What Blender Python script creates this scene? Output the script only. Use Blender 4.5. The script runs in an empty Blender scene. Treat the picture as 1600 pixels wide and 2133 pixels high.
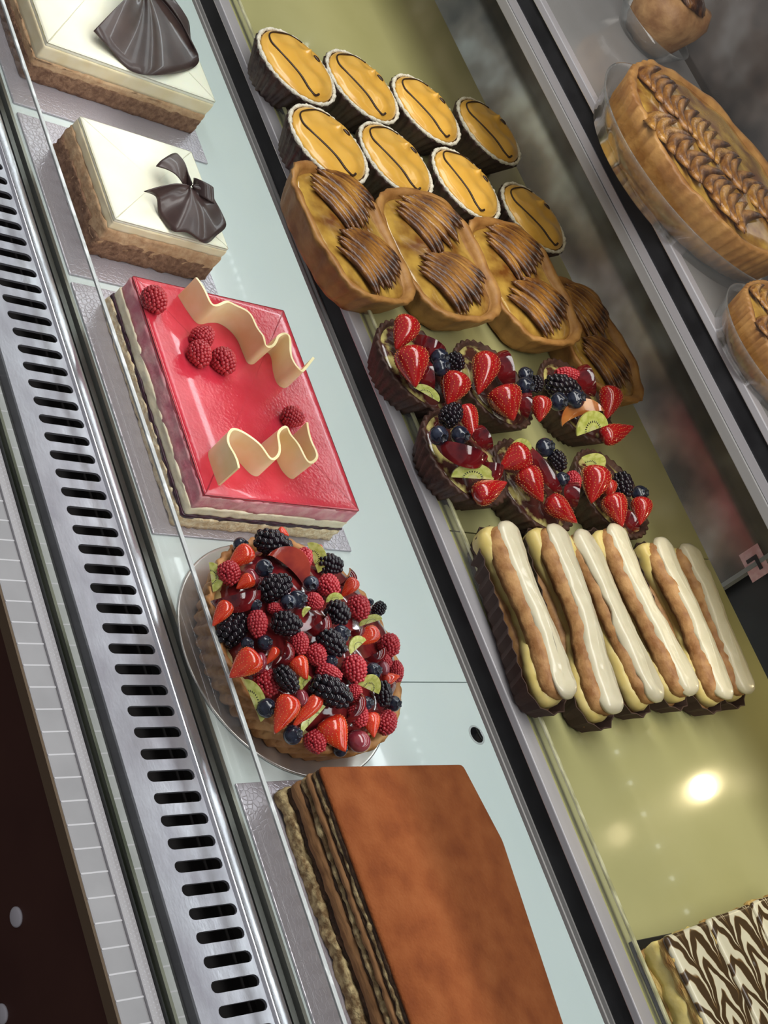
import bpy, bmesh, math, random
from mathutils import Vector, Matrix, noise
PI = math.pi
C = bpy.context.scene.collection
R = random.Random(7)

# ------------------------------------------------------------------ camera frame (metres; deck of the case is z = 0)
F = 3306.95
CM = [[0.33794412, 0.68135856, 0.64926442], [0.84697972, 0.0806333, -0.52547467], [-0.41038899, 0.72749487, -0.54984733]]
EYE = Vector((0, 0, 0.77))
def ray(u, v):
    a = ((u - 800) / F, (v - 1066.5) / F, 1.0)
    return Vector([sum(CM[k][i] * a[k] for k in range(3)) for i in range(3)])
def at(u, v, z=0.0):
    d = ray(u, v); return EYE + d * ((z - EYE.z) / d.z)
def depth(p):
    q = p - EYE; return sum(CM[2][i] * q[i] for i in range(3))
RIGHT, DOWN, FWD = Vector(CM[0]), Vector(CM[1]), Vector(CM[2])

# ------------------------------------------------------------------ materials
MATS = {}
def mat(name, col, rough=.5, col2=None, nscale=60, ramp=(.4, .6), bump=0, bscale=300, sss=0, sssr=(.004, .002, .001), coat=0,
        metal=0, emit=0, spec=.5, detail=4, stretch=None, trans=0, ior=1.45, col3=None, aniso=None, rough2=None):
    if name in MATS: return MATS[name]
    m = bpy.data.materials.new(name); m.use_nodes = True
    nt = m.node_tree; N = nt.nodes; L = nt.links
    b = N['Principled BSDF']
    rgba = lambda c: (c[0], c[1], c[2], 1)
    b.inputs['Base Color'].default_value = rgba(col)
    b.inputs['Roughness'].default_value = rough
    b.inputs['Metallic'].default_value = metal
    b.inputs['Specular IOR Level'].default_value = spec
    b.inputs['IOR'].default_value = ior
    b.inputs['Coat Weight'].default_value = coat
    b.inputs['Coat Roughness'].default_value = .04
    b.inputs['Transmission Weight'].default_value = trans
    if sss:
        b.inputs['Subsurface Weight'].default_value = sss
        b.inputs['Subsurface Radius'].default_value = (1, .5, .25)
        b.inputs['Subsurface Scale'].default_value = sssr[0]
    if emit:
        b.inputs['Emission Color'].default_value = rgba(col); b.inputs['Emission Strength'].default_value = emit
    tc = N.new('ShaderNodeTexCoord'); src = tc.outputs['Object']
    if stretch:
        mp = N.new('ShaderNodeMapping'); mp.inputs['Scale'].default_value = stretch
        L.new(src, mp.inputs['Vector']); src = mp.outputs['Vector']
    if col2:
        n = N.new('ShaderNodeTexNoise'); n.inputs['Scale'].default_value = nscale; n.inputs['Detail'].default_value = detail
        L.new(src, n.inputs['Vector'])
        r = N.new('ShaderNodeValToRGB'); e = r.color_ramp.elements
        e[0].position, e[1].position = ramp; e[0].color, e[1].color = rgba(col), rgba(col2)
        if col3:
            x = e.new((ramp[0] + ramp[1]) / 2); x.color = rgba(col3)
        L.new(n.outputs['Fac'], r.inputs['Fac']); L.new(r.outputs['Color'], b.inputs['Base Color'])
        if rough2 is not None:
            mr = N.new('ShaderNodeMapRange'); mr.inputs['From Min'].default_value, mr.inputs['From Max'].default_value = ramp
            mr.inputs['To Min'].default_value, mr.inputs['To Max'].default_value = rough, rough2
            L.new(n.outputs['Fac'], mr.inputs['Value']); L.new(mr.outputs['Result'], b.inputs['Roughness'])
    if bump:
        n2 = N.new('ShaderNodeTexNoise'); n2.inputs['Scale'].default_value = bscale; n2.inputs['Detail'].default_value = 5
        L.new(src, n2.inputs['Vector'])
        bp = N.new('ShaderNodeBump'); bp.inputs['Strength'].default_value = bump; bp.inputs['Distance'].default_value = .002
        L.new(n2.outputs['Fac'], bp.inputs['Height']); L.new(bp.outputs['Normal'], b.inputs['Normal'])
    MATS[name] = m
    return m

def clear(name, tint, gloss=.6, rough=.02, haze=0.0):
    m = bpy.data.materials.new(name); m.use_nodes = True
    nt = m.node_tree; N = nt.nodes; L = nt.links; N.remove(N['Principled BSDF'])
    t = N.new('ShaderNodeBsdfTransparent'); t.inputs['Color'].default_value = (*tint, 1)
    g = N.new('ShaderNodeBsdfGlossy'); g.inputs['Roughness'].default_value = rough
    fr = N.new('ShaderNodeLayerWeight'); fr.inputs['Blend'].default_value = .5
    pw = N.new('ShaderNodeMath'); pw.operation = 'POWER'; pw.inputs[1].default_value = 5
    ad = N.new('ShaderNodeMath'); ad.operation = 'MULTIPLY_ADD'; ad.inputs[1].default_value = .95; ad.inputs[2].default_value = .045
    mu = N.new('ShaderNodeMath'); mu.operation = 'MULTIPLY'; mu.inputs[1].default_value = gloss
    L.new(fr.outputs['Facing'], pw.inputs[0]); L.new(pw.outputs[0], ad.inputs[0]); L.new(ad.outputs[0], mu.inputs[0])
    mx = N.new('ShaderNodeMixShader'); L.new(mu.outputs[0], mx.inputs[0]); L.new(t.outputs[0], mx.inputs[1]); L.new(g.outputs[0], mx.inputs[2])
    out = mx
    if haze:
        d = N.new('ShaderNodeBsdfDiffuse'); d.inputs['Color'].default_value = (.85, .9, .88, 1)
        m2 = N.new('ShaderNodeMixShader'); m2.inputs[0].default_value = haze
        L.new(mx.outputs[0], m2.inputs[1]); L.new(d.outputs[0], m2.inputs[2]); out = m2
    L.new(out.outputs[0], N['Material Output'].inputs['Surface'])
    return m

def marble_icing():
    m = mat('marbled_icing', (.62, .58, .42), .32, coat=.2)
    nt = m.node_tree; N = nt.nodes; L = nt.links; b = N['Principled BSDF']
    tc = N.new('ShaderNodeTexCoord')
    nz = N.new('ShaderNodeTexNoise'); nz.inputs['Scale'].default_value = 45; nz.inputs['Detail'].default_value = 2
    L.new(tc.outputs['Object'], nz.inputs['Vector'])
    vm = N.new('ShaderNodeVectorMath'); vm.operation = 'MULTIPLY_ADD'
    vm.inputs[1].default_value = (.020, .018, 0); L.new(nz.outputs['Color'], vm.inputs[0]); L.new(tc.outputs['Object'], vm.inputs[2])
    sx = N.new('ShaderNodeSeparateXYZ'); L.new(vm.outputs[0], sx.inputs[0])
    def math(op, a, bb=None):
        n = N.new('ShaderNodeMath'); n.operation = op
        for i, q in enumerate((a, bb)):
            if q is None: continue
            if isinstance(q, (int, float)): n.inputs[i].default_value = q
            else: L.new(q, n.inputs[i])
        return n.outputs[0]
    # combed feathers: stripes dragged into fans, every 27 mm along the slice
    fan = math('DIVIDE', math('PINGPONG', sx.outputs['Y'], .0135), .0135)
    fan2 = math('POWER', fan, .5)
    ph = math('ADD', math('MULTIPLY', sx.outputs['X'], 50), math('MULTIPLY', fan2, 1.9))
    w = math('SINE', math('MULTIPLY', ph, 2 * PI))
    th = math('ADD', w, math('MULTIPLY', math('SUBTRACT', 1.0, fan2), 1.7))
    r = N.new('ShaderNodeValToRGB'); e = r.color_ramp.elements
    e[0].position, e[1].position = .52, .66
    e[0].position, e[1].position = .34, .56
    e[0].color = (.62, .57, .40, 1); e[1].color = (.055, .030, .011, 1)
    mid = e.new(.45); mid.color = (.20, .115, .042, 1)
    L.new(math('ADD', math('MULTIPLY', th, .4), .3), r.inputs['Fac']); L.new(r.outputs['Color'], b.inputs['Base Color'])
    return m

def embossed_board(name, col, rough=.32):
    m = mat(name, col, rough, metal=.55)
    nt = m.node_tree; N = nt.nodes; L = nt.links; b = N['Principled BSDF']
    tc = N.new('ShaderNodeTexCoord')
    w = N.new('ShaderNodeTexVoronoi'); w.feature = 'DISTANCE_TO_EDGE'; w.inputs['Scale'].default_value = 230
    L.new(tc.outputs['Object'], w.inputs['Vector'])
    r = N.new('ShaderNodeValToRGB'); r.color_ramp.elements[0].position = .0; r.color_ramp.elements[1].position = .12
    L.new(w.outputs['Distance'], r.inputs['Fac'])
    bp = N.new('ShaderNodeBump'); bp.inputs['Strength'].default_value = .3; bp.inputs['Distance'].default_value = .0005
    L.new(r.outputs['Color'], bp.inputs['Height']); L.new(bp.outputs['Normal'], b.inputs['Normal'])
    return m

# ------------------------------------------------------------------ object helpers
def thing(name, label, cat, loc=(0, 0, 0), group=None):
    o = bpy.data.objects.new(name, None); C.objects.link(o); o.location = loc; o.empty_display_size = .02
    o['label'] = label; o['category'] = cat
    if group: o['group'] = group
    return o
def tag(o, label, cat, group=None):
    o['label'] = label; o['category'] = cat
    if group: o['group'] = group
    return o
def link(name, bm, mats, parent=None, smooth=True, loc=None):
    """bm in local coordinates of its parent (or of loc)"""
    me = bpy.data.meshes.new(name)
    bmesh.ops.recalc_face_normals(bm, faces=bm.faces)
    bm.to_mesh(me); bm.free()
    if not isinstance(mats, (list, tuple)): mats = [mats]
    for m in mats: me.materials.append(m)
    if smooth:
        for p in me.polygons: p.use_smooth = True
    o = bpy.data.objects.new(name, me); C.objects.link(o)
    if parent: o.parent = parent
    if loc is not None: o.location = loc
    return o
def struct(o): o['kind'] = 'structure'; return o
def shift(bm, v):
    for x in bm.verts: x.co -= Vector(v)
    return bm
def sharp(o, ang=35):
    me = o.data
    me.set_sharp_from_angle(angle=math.radians(ang)); return o

def nz(bm, amp, scale, seed=0, flt=None):
    bm.normal_update()
    for v in bm.verts:
        if flt and not flt(v): continue
        p = v.co * scale + Vector((seed * 7.3, seed * 3.1, seed * 1.7))
        v.co += v.normal * amp * noise.noise(p)
    return bm
def box(bm, x0, x1, y0, y1, z0, z1, bev=0, mi=0):
    vs = [bm.verts.new((x, y, z)) for z in (z0, z1) for x, y in ((x0, y0), (x1, y0), (x1, y1), (x0, y1))]
    fs = [bm.faces.new([vs[i] for i in q]) for q in ((3, 2, 1, 0), (4, 5, 6, 7), (0, 1, 5, 4), (1, 2, 6, 5), (2, 3, 7, 6), (3, 0, 4, 7))]
    for f in fs: f.material_index = mi
    if bev:
        es = set(e for f in fs for e in f.edges)
        bmesh.ops.bevel(bm, geom=list(es), offset=bev, segments=2, affect='EDGES', profile=.5)
    return bm
def bx(*a, **k): return box(bmesh.new(), *a, **k)

def quad_outline(cs, r=.003, n=16, rn=4):
    """rounded polygon outline (counter-clockwise), n samples a side"""
    pts = []; k = len(cs); cs = [Vector((c[0], c[1])) for c in cs]
    for i in range(k):
        p, c, q = cs[i - 1], cs[i], cs[(i + 1) % k]
        a = c + (p - c).normalized() * r; b = c + (q - c).normalized() * r
        for j in range(rn + 1):
            t = j / rn; pts.append(a * (1 - t) ** 2 + c * 2 * t * (1 - t) + b * t * t)
        e = cs[(i + 1) % k] + (c - cs[(i + 1) % k]).normalized() * r
        nn = max(4, int((e - b).length / n)) if n < 1 else n
        for j in range(1, nn): pts.append(b.lerp(e, j / nn))
    return pts
def circle_outline(r, n=64, f=None):
    return [Vector((math.cos(t), math.sin(t))) * (r * (1 + (f(t) if f else 0))) for t in [2 * PI * i / n for i in range(n)]]
def stadium(L, w, n=14, waist=0, m=10):
    pts = []
    hw = lambda x: w * (1 - waist * math.cos(PI * x / (L - 2 * w)) ** 2)
    xs = [-(L / 2 - w) + (L - 2 * w) * i / m for i in range(m + 1)]
    for x in xs: pts.append(Vector((x, -hw(x))))
    for i in range(1, n): a = -PI / 2 + PI * i / n; pts.append(Vector((L / 2 - w + w * math.cos(a), w * math.sin(a))))
    for x in reversed(xs): pts.append(Vector((x, hw(x))))
    for i in range(1, n): a = PI / 2 + PI * i / n; pts.append(Vector((-(L / 2 - w) + w * math.cos(a), w * math.sin(a))))
    return pts
def rings(out, prof, cap=(.9, .75, .55, .3), bottom=True, top=True, bm=None, offf=None, mi=None, dome=0):
    """solid from an outline and a list of (inset, z); the top (and bottom) closed by shrinking rings"""
    bm = bm or bmesh.new(); n = len(out)
    cen = sum(out, Vector((0, 0))) / n
    nor = []
    for i in range(n):
        t = out[(i + 1) % n] - out[i - 1]; nor.append(Vector((t.y, -t.x)).normalized())
    R_ = []; M_ = []
    def ring(pts, z): return [bm.verts.new((p.x, p.y, z(p) if callable(z) else z)) for p in pts]
    side = []
    for j, (o, z) in enumerate(prof):
        side.append([out[i] + nor[i] * (o + (offf(i, j) if offf else 0)) for i in range(n)])
    rs = []
    if bottom:
        for s in reversed(cap): rs.append(ring([cen + (p - cen) * s for p in side[0]], prof[0][1]))
    for s, (o, z) in zip(side, prof): rs.append(ring(s, z))
    ntop = len(rs)
    if top:
        for s in cap: rs.append(ring([cen + (p - cen) * s for p in side[-1]], prof[-1][1] + dome * (1 - s * s)))
    for a, b in zip(rs, rs[1:]):
        for i in range(n): bm.faces.new((a[i], a[(i + 1) % n], b[(i + 1) % n], b[i]))
    if bottom:
        c = bm.verts.new((cen.x, cen.y, prof[0][1]))
        for i in range(n): bm.faces.new((rs[0][(i + 1) % n], rs[0][i], c))
    if top:
        c = bm.verts.new((cen.x, cen.y, prof[-1][1] + dome))
        for i in range(n): bm.faces.new((rs[-1][i], rs[-1][(i + 1) % n], c))
    return bm
def tube(path, r, n=8, bm=None, taper=None):
    bm = bm or bmesh.new(); rs = []
    for k, p in enumerate(path):
        t = (path[min(k + 1, len(path) - 1)] - path[max(k - 1, 0)]).normalized()
        a = t.cross(Vector((0, 0, 1)));  a = a.normalized() if a.length > 1e-6 else Vector((1, 0, 0))
        b = a.cross(t)
        rr = r * (taper(k / (len(path) - 1)) if taper else 1)
        rs.append([bm.verts.new(p + (a * math.cos(2 * PI * i / n) + b * math.sin(2 * PI * i / n)) * rr) for i in range(n)])
    for a, b in zip(rs, rs[1:]):
        for i in range(n): bm.faces.new((a[i], a[(i + 1) % n], b[(i + 1) % n], b[i]))
    bm.faces.new(list(reversed(rs[0]))); bm.faces.new(rs[-1])
    return bm
def spline(pts, n=8):
    out = []
    P = [pts[0]] + list(pts) + [pts[-1]]
    for i in range(1, len(P) - 2):
        a, b, c, d = P[i - 1], P[i], P[i + 1], P[i + 2]
        for j in range(n):
            t = j / n
            out.append(.5 * ((2 * b) + (c - a) * t + (2 * a - 5 * b + 4 * c - d) * t * t + (3 * b - a - 3 * c + d) * t ** 3))
    out.append(pts[-1]); return out
def lathe(prof, n=48, bm=None, f=None):
    """prof (r, z); f(i, j, r) -> radius"""
    bm = bm or bmesh.new(); rs = []
    for j, (r, z) in enumerate(prof):
        if r < 1e-6: rs.append([bm.verts.new((0, 0, z))] * n); continue
        rs.append([bm.verts.new(((f(t, j, r) if f else r) * math.cos(t), (f(t, j, r) if f else r) * math.sin(t), z)) for t in [2 * PI * i / n for i in range(n)]])
    for a, b in zip(rs, rs[1:]):
        for i in range(n):
            q = [a[i], a[(i + 1) % n], b[(i + 1) % n], b[i]]
            u = []
            for v in q:
                if v not in u: u.append(v)
            if len(u) > 2: bm.faces.new(u)
    return bm

# ================================================================== THE DISPLAY CASE
X0, X1 = -1.65, .35
steel = mat('brushed_steel', (.40, .39, .44), .42, (.66, .66, .72), 38, (.36, .66), metal=.8, bump=.06, bscale=500, stretch=(.45, 1, 1), rough2=.30, detail=8)
steel_dark = mat('dark_steel', (.10, .10, .09), .3, metal=.7)
alum = mat('aluminium', (.50, .48, .50), .35, (.60, .58, .60), 25, (.3, .7), metal=.5, stretch=(.1, 1, 1))
alum_dark = mat('grey_trim', (.27, .26, .25), .45, (.35, .34, .33), 30, (.3, .7), metal=.25, stretch=(.1, 1, 1))
black = mat('black_channel', (.010, .010, .011), .28, (.022, .022, .024), 40, (.35, .7))
plastic = mat('pale_plastic', (.42, .42, .43), .33, (.50, .50, .51), 25, (.3, .7))
glint_w = mat('painted_glint_white', (.80, .80, .82), .3)
glass_edge = mat('glass_edge', (.07, .08, .055), .12, (.20, .21, .16), 70, (.35, .65), stretch=(.15, 1, 1))
gasket = mat('dark_gasket', (.018, .020, .018), .4)
pane_m = clear('clear_glass', (.975, .985, .98), .5)
lip_m = clear('clear_acrylic', (.95, .96, .95), .9, .04, .035)
lip_edge = mat('acrylic_edge', (.36, .37, .36), .2, (.80, .82, .82), 170, (.52, .70), coat=.4, stretch=(.3, 1, 1))  # pale flecks put sparkles into the edge colour
lip_edge_y = mat('yellow_acrylic_edge', (.33, .32, .17), .16, (.58, .56, .36), 220, (.42, .62), coat=.5, stretch=(.3, 1, 1))

case = thing('display_counter', 'base of the pastry case with brown front panel and pale sill ribbed with modelled reflections', 'display counter', (-.4, .6, -.9))
O = Vector(case.location)
def cpart(name, bm, m, parent=None, smooth=False):
    return link(name, shift(bm, O), m, parent or case, smooth)
brown = mat('brown_panel', (.060, .022, .016), .5, (.080, .032, .022), 12, (.3, .7))
fp = cpart('front_panel', bx(X0, X1, .600, .618, -.86, -.012), brown)
capm = mat('disc_white', (.62, .60, .62), .4)
for u, v in ((35, 1910), (5, 2112)):
    d = ray(u, v); p = EYE + d * (.600 / d.y)
    bm = lathe([(0, -.0012), (.0052, -.0012), (.0066, -.0004), (.0066, .0008), (0, .0008)], 24)
    for x in bm.verts: x.co = Vector((x.co.x, x.co.z, x.co.y)) + p - Vector((0, .0006, 0))
    cap = link('white_disc', shift(bm, O), capm, fp)  # small white disc raised from the front panel
    cap['label'] = 'round white disc'
cpart('plinth', bx(X0, X1, .66, 1.28, -.9, -.86), black)
cpart('cabinet_body', bx(X0, X1, .619, 1.28, -.859, -.075), black)
# pale sill with ribs and bumps shaped as LED reflections, glass channel
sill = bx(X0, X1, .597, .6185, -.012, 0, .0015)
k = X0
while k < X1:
    box(sill, k, k + .0011, .5975, .618, -.001, .00012, mi=1); k += .016  # white ribs, almost flush, stand for LED reflection stripes
so = cpart('front_sill', sill, [plastic, glint_w])
tr = cpart('sill_trim', bx(X0, X1, .5952, .5972, -.010, -.0005), mat('tan_trim', (.16, .11, .065), .5))
bm = bx(X0, X1, .6187, .6272, -.012, .0012)
glint_bump = cpart('glint_strip', bm, mat('glint_strip_base', (.56, .55, .56), .35))
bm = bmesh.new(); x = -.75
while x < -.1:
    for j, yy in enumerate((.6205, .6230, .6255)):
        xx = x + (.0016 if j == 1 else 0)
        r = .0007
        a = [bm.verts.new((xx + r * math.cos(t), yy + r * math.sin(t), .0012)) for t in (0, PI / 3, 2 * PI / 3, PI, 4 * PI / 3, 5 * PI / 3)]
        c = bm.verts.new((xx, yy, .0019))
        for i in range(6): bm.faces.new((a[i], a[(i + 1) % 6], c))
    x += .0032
o = cpart('glint_bump', bm, glint_w, glint_bump); o['kind'] = 'stuff'  # dotted LED reflections shaped as small white bumps
cpart('glass_channel', bx(X0, X1, .6274, .6285, -.012, .0035), gasket)
cpart('glass_channel', bx(X0, X1, .6335, .6360, -.012, .0030), glass_edge)
cpart('glass_channel', bx(X0, X1, .6285, .6335, -.012, -.004), glass_edge)
sill2 = bx(X0, X1, .6362, .6450, -.012, -.001)
k = X0
while k < X1:
    box(sill2, k, k + .0011, .6365, .6448, -.002, -.0009, mi=1); k += .016  # dim ribs stand for the reflections on the sill behind the glass
cpart('inner_sill', sill2, [mat('inner_sill', (.30, .315, .30), .35, (.37, .385, .37), 30, (.3, .7)), plastic])
cpart('sill_gap', bx(X0, X1, .6452, .6535, -.03, -.009), gasket)
cpart('air_duct', bx(X0, X1, .6537, .7395, -.074, -.035), mat('duct_black', (.012, .010, .010), .6))
# front glass pane, standing in its channel
gp = thing('front_glass', 'tall clear front glass pane standing in the sill channel', 'glass pane', (-.4, .631, -.0035))
link('pane', shift(bx(X0, X1, .629, .633, -.0035, .80), gp.location), pane_m, gp, False)

# vent grille: slotted sheet, ridge and groove
vg = thing('vent_grille', 'long slotted stainless steel air vent grille in front of the cakes', 'vent grille', (-.4, .69, 0))
def grille():
    bm = bmesh.new(); pitch = .016; ya, yb = .6705, .7110; y0, y1 = .6545, .7125; hw = .0040
    n0 = -78; x_c = at(315, 1481).x
    prev = None
    for i in range(n0, 46):
        cx = x_c + i * pitch
        if cx < X0 + .02 or cx > X1 - .02: continue
        m = 6
        st = []
        for k in range(m + 1): a = PI * k / m; st.append((cx + hw * math.cos(a), yb - hw + hw * math.sin(a)))
        for k in range(m + 1): a = PI + PI * k / m; st.append((cx + hw * math.cos(a), ya + hw + hw * math.sin(a)))
        inner = [bm.verts.new((x, y, 0)) for x, y in st]
        inn2 = [bm.verts.new((x, y, -.0022)) for x, y in st]
        out = []
        for k, (x, y) in enumerate(st):
            if k in (0, 2 * m + 1): out.append((cx + pitch / 2, y))
            elif k in (m, m + 1): out.append((cx - pitch / 2, y))
            else:
                t = (k % (m + 1)) / m
                yy = y1 if k < m + 1 else y0
                s = (1 - 2 * t) if k < m + 1 else (2 * t - 1)
                out.append((cx + s * pitch / 2 * 1.0 if abs(s) < 1 else cx, yy))
        # outer ring: corners forced to the cell
        outer = [bm.verts.new((x, y, 0)) for x, y in out]
        N_ = len(st)
        for k in range(N_):
            a, b = k, (k + 1) % N_
            bm.faces.new((outer[a], outer[b], inner[b], inner[a]))
            bm.faces.new((inner[a], inner[b], inn2[b], inn2[a]))
        for kk, (xx, yy) in (((0, 1), (cx + pitch / 2, y1)), ((m - 1, m), (cx - pitch / 2, y1)), ((m + 1, m + 2), (cx - pitch / 2, y0)), ((2 * m, 2 * m + 1), (cx + pitch / 2, y0))):
            c = bm.verts.new((xx, yy, 0)); bm.faces.new((outer[kk[0]], outer[kk[1]], c))
    bmesh.ops.remove_doubles(bm, verts=bm.verts, dist=.00005)
    return bm
g = link('slotted_plate', shift(grille(), vg.location), steel, vg, True); sharp(g, 30)
def extrude_profile(pts, x0, x1, closed=False, nx=1):
    bm = bmesh.new(); rows = []
    for i in range(nx + 1):
        x = x0 + (x1 - x0) * i / nx; rows.append([bm.verts.new((x, y, z)) for y, z in pts])
    for a, b in zip(rows, rows[1:]):
        for i in range(len(pts) - (0 if closed else 1)):
            j = (i + 1) % len(pts); bm.faces.new((a[i], a[j], b[j], b[i]))
    return bm
pr = [(.6537, -.030), (.6540, -.0015), (.6545, 0)]
link('front_flange', shift(extrude_profile(pr, X0, X1), vg.location), steel, vg, False)
pr = [(.7125, 0), (.7132, .0008), (.7140, .0016), (.7148, .0020), (.7152, .0021), (.7195, .0021), (.7238, .0021), (.7246, .0018), (.7258, .0008), (.7268, -.002), (.7275, -.020)]
link('ridge', shift(extrude_profile(pr, X0, X1), vg.location), mat('polished_steel', (.55, .54, .59), .26, (.80, .80, .85), 45, (.35, .65), metal=.9, stretch=(.25, 1, 1), rough2=.16, bump=.08, bscale=120), vg, True)

# clear guard in front of the deck
lg = thing('acrylic_guard', 'low clear acrylic guard standing along the front of the lower white deck', 'acrylic guard', (-.4, .735, -.001))
link('panel', shift(bx(X0, X1, .7340, .7372, -.004, .0345), lg.location), lip_m, lg, False)
link('top_edge', shift(bx(X0, X1, .7338, .7374, .0345, .0366, .0005), lg.location), lip_edge, lg, False)
cpart('guard_channel', bx(X0, X1, .7290, .7338, -.030, -.0010), steel_dark)
cpart('guard_channel', bx(X0, X1, .7374, .7405, -.030, .0008), mat('olive_steel', (.30, .29, .24), .3, metal=.6))

# lower deck: two white glass panels meeting at a seam
deckm = mat('white_deck_glass', (.66, .735, .725), .16, (.70, .765, .755), 6, (.3, .7), coat=.4, spec=.5)
seam = at(905, 1421).x
cpart('deck_support', bx(X0, X1, .7407, 1.236, -.06, -.0085), black)
dk1 = thing('deck_panel', 'long white glass deck panel under the cheesecakes, pink cake and fruit tart', 'shelf panel', ((X0 + seam) / 2, .99, -.008))
link('glass', shift(bx(X0, seam - .0006, .7407, 1.236, -.008, 0), dk1.location), deckm, dk1, False)
dk2 = thing('deck_panel', 'white glass deck panel with the finger hole, under the brown layered cake', 'shelf panel', ((seam + X1) / 2, .99, -.008))
link('glass', shift(bx(seam + .0006, X1, .7407, 1.236, -.008, 0), dk2.location), deckm, dk2, False)
hp = at(993, 1531)
bm = lathe([(0, .0003), (.0072, .0003), (.0078, .0007), (.0086, .0004), (.0090, 0)], 32)
for v in bm.verts: v.co += hp - dk2.location
for f in bm.faces:
    f.material_index = 0 if (f.calc_center_median() - (hp - dk2.location)).xy.length < .0070 else 1
link('finger_hole', bm, [mat('hole_dark', (.006, .006, .007), .1), mat('hole_rim', (.45, .47, .47), .25)], dk2)

# stepped shelves: rail + glass panels + guard
shelfm = mat('olive_shelf_glass', (.35, .335, .145), .14, (.42, .40, .19), 7, (.3, .7), coat=.35)
topm = mat('grey_shelf_glass', (.20, .195, .185), .16, (.25, .245, .24), 9, (.3, .7), coat=.3)
def rail(label, y, z, hh, low, d=.013):
    t = thing('shelf_rail', label, 'shelf rail', (-.4, y, z - hh))
    L_ = t.location
    link('top_lip', shift(bx(X0, X1, y, y + d, z - .0055, z + .0006, .0008), L_), alum, t, False)
    link('channel', shift(bx(X0, X1, y + .0025, y + d, z - hh + low, z - .0056), L_), black, t, False)
    bm = bx(X0, X1, y, y + d, z - hh, z - hh + low * .55, .0006)
    link('bottom_lip', shift(bm, L_), alum_dark, t, False)
    link('bottom_lip', shift(bx(X0, X1, y + .0012, y + d, z - hh + low * .58, z - hh + low), L_), alum if low > .01 else alum_dark, t, False)
    return t
def led(parent, y, z, xs, sp, emit):
    bm = bx(X0, X1, y - .005, y + .005, z, z + .003)
    c = link('led_strip', shift(bm, parent.matrix_world.translation if False else parent.location), mat('led_tape', (.5, .5, .5), .5), parent, False)
    bm = bmesh.new(); x = xs[0]
    while x < xs[1]:
        for s in (-.0, ): box(bm, x - .0018, x + .0018, y - .0018, y + .0018, z - .0012, z - .0002)
        x += sp
    o = link('diode', shift(bm, parent.location), mat('diode_glow', (.95, 1, 1), .5, emit=emit), c, False); o['kind'] = 'stuff'
Y2, Z2 = .8305, .18
r2 = rail('black fronted silver rail along the front edge of the olive middle shelf', Y2, Z2, .0262, .0062)
sx = at(960, 1108, Z2).x
m1 = thing('glass_shelf', 'olive glass shelf panel under the custard tarts, apple tarts and berry tartlets', 'shelf panel', ((X0 + sx) / 2, 1.0, Z2 - .008))
link('glass', shift(bx(X0, sx - .0006, Y2 + .0132, 1.186, Z2 - .008, Z2), m1.location), shelfm, m1, False)
m2 = thing('glass_shelf', 'olive glass shelf panel under the eclairs and marbled slices', 'shelf panel', ((X1 + sx) / 2, 1.0, Z2 - .008))
link('glass', shift(bx(sx + .0006, X1, Y2 + .0132, 1.186, Z2 - .008, Z2), m2.location), shelfm, m2, False)
mg = thing('acrylic_guard', 'low clear acrylic guard along the front of the olive middle shelf', 'acrylic guard', (-.4, .846, Z2))
link('panel', shift(bx(X0, X1, .8449, .8471, Z2 + .0002, Z2 + .0068), mg.location), lip_m, mg, False)
link('top_edge', shift(bx(X0, X1, .8446, .8474, Z2 + .0068, Z2 + .0088, .0005), mg.location), lip_edge_y, mg, False)
Y3, Z3 = .9955, .36
r3 = rail('silver and black rail along the front edge of the highest grey shelf', Y3, Z3, .0345, .0150, .0100)
t3 = thing('glass_shelf', 'dark grey glass shelf, the highest, under the big apple tarts', 'shelf panel', (-.4, 1.1, Z3 - .008))
link('glass', shift(bx(X0, X1, Y3 + .0102, 1.232, Z3 - .008, Z3), t3.location), topm, t3, False)
led(r2, 1.150, Z2 - .0125, (-1.2, .1), .012, 6)
led(r3, 1.190, Z3 - .0125, (-1.2, .1), .030, 10)

d = ray(1465, 1640); P0 = at(1465, 1640, Z2)
q = P0 + Vector((d.x, d.y, -d.z)) * ((1.224 - P0.y) / d.y)
bm = bx(-.0015, .0015, .004, .0055, .008, Z3 - .0082 - q.z)
pl = link('added_glint_lamp_stem', shift(bm, t3.location - q), steel_dark, t3, False)
bm = bmesh.new(); bmesh.ops.create_uvsphere(bm, u_segments=20, v_segments=12, radius=.0105)
link('added_glint_lamp', shift(bm, t3.location - q), mat('warm_lamp', (1.0, .80, .48), .5, emit=70), t3)  # added lamp, itself unseen, gives the bright oval on the olive shelf

# back of the case: two sliding doors
dx = -.4255
doorm = mat('smoked_door_reflections', (.10, .095, .09), .17, (.42, .40, .38), 13, (.36, .68), detail=3, metal=.75, col3=(.24, .205, .18))  # mottling and brown tint paint blurred reflections into the door colour
d1 = thing('sliding_door', 'smoky grey reflective sliding door at the back of the case', 'sliding door', (dx - .6, 1.245, 0))
link('panel', shift(bx(X0, dx, 1.242, 1.248, .002, .90), d1.location), doorm, d1, False)
link('edge_trim', shift(bx(dx, dx + .004, 1.2405, 1.2495, .002, .90), d1.location), mat('door_edge', (.20, .20, .19), .4), d1, False)
d2 = thing('sliding_door', 'black sliding door at the back of the case behind the right end of the eclairs', 'sliding door', (dx + .4, 1.258, 0))
link('panel', shift(bx(dx - .05, X1, 1.256, 1.262, .002, .90), d2.location), mat('black_door', (.008, .008, .008), .35, (.016, .016, .016), 20, (.4, .6)), d2, False)
struct(link('case_frame_1', bx(X0 - .03, X0 - .001, .60, 1.29, -.9, .94), black, None, False))  # unseen ends, top and back of the case frame
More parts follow.
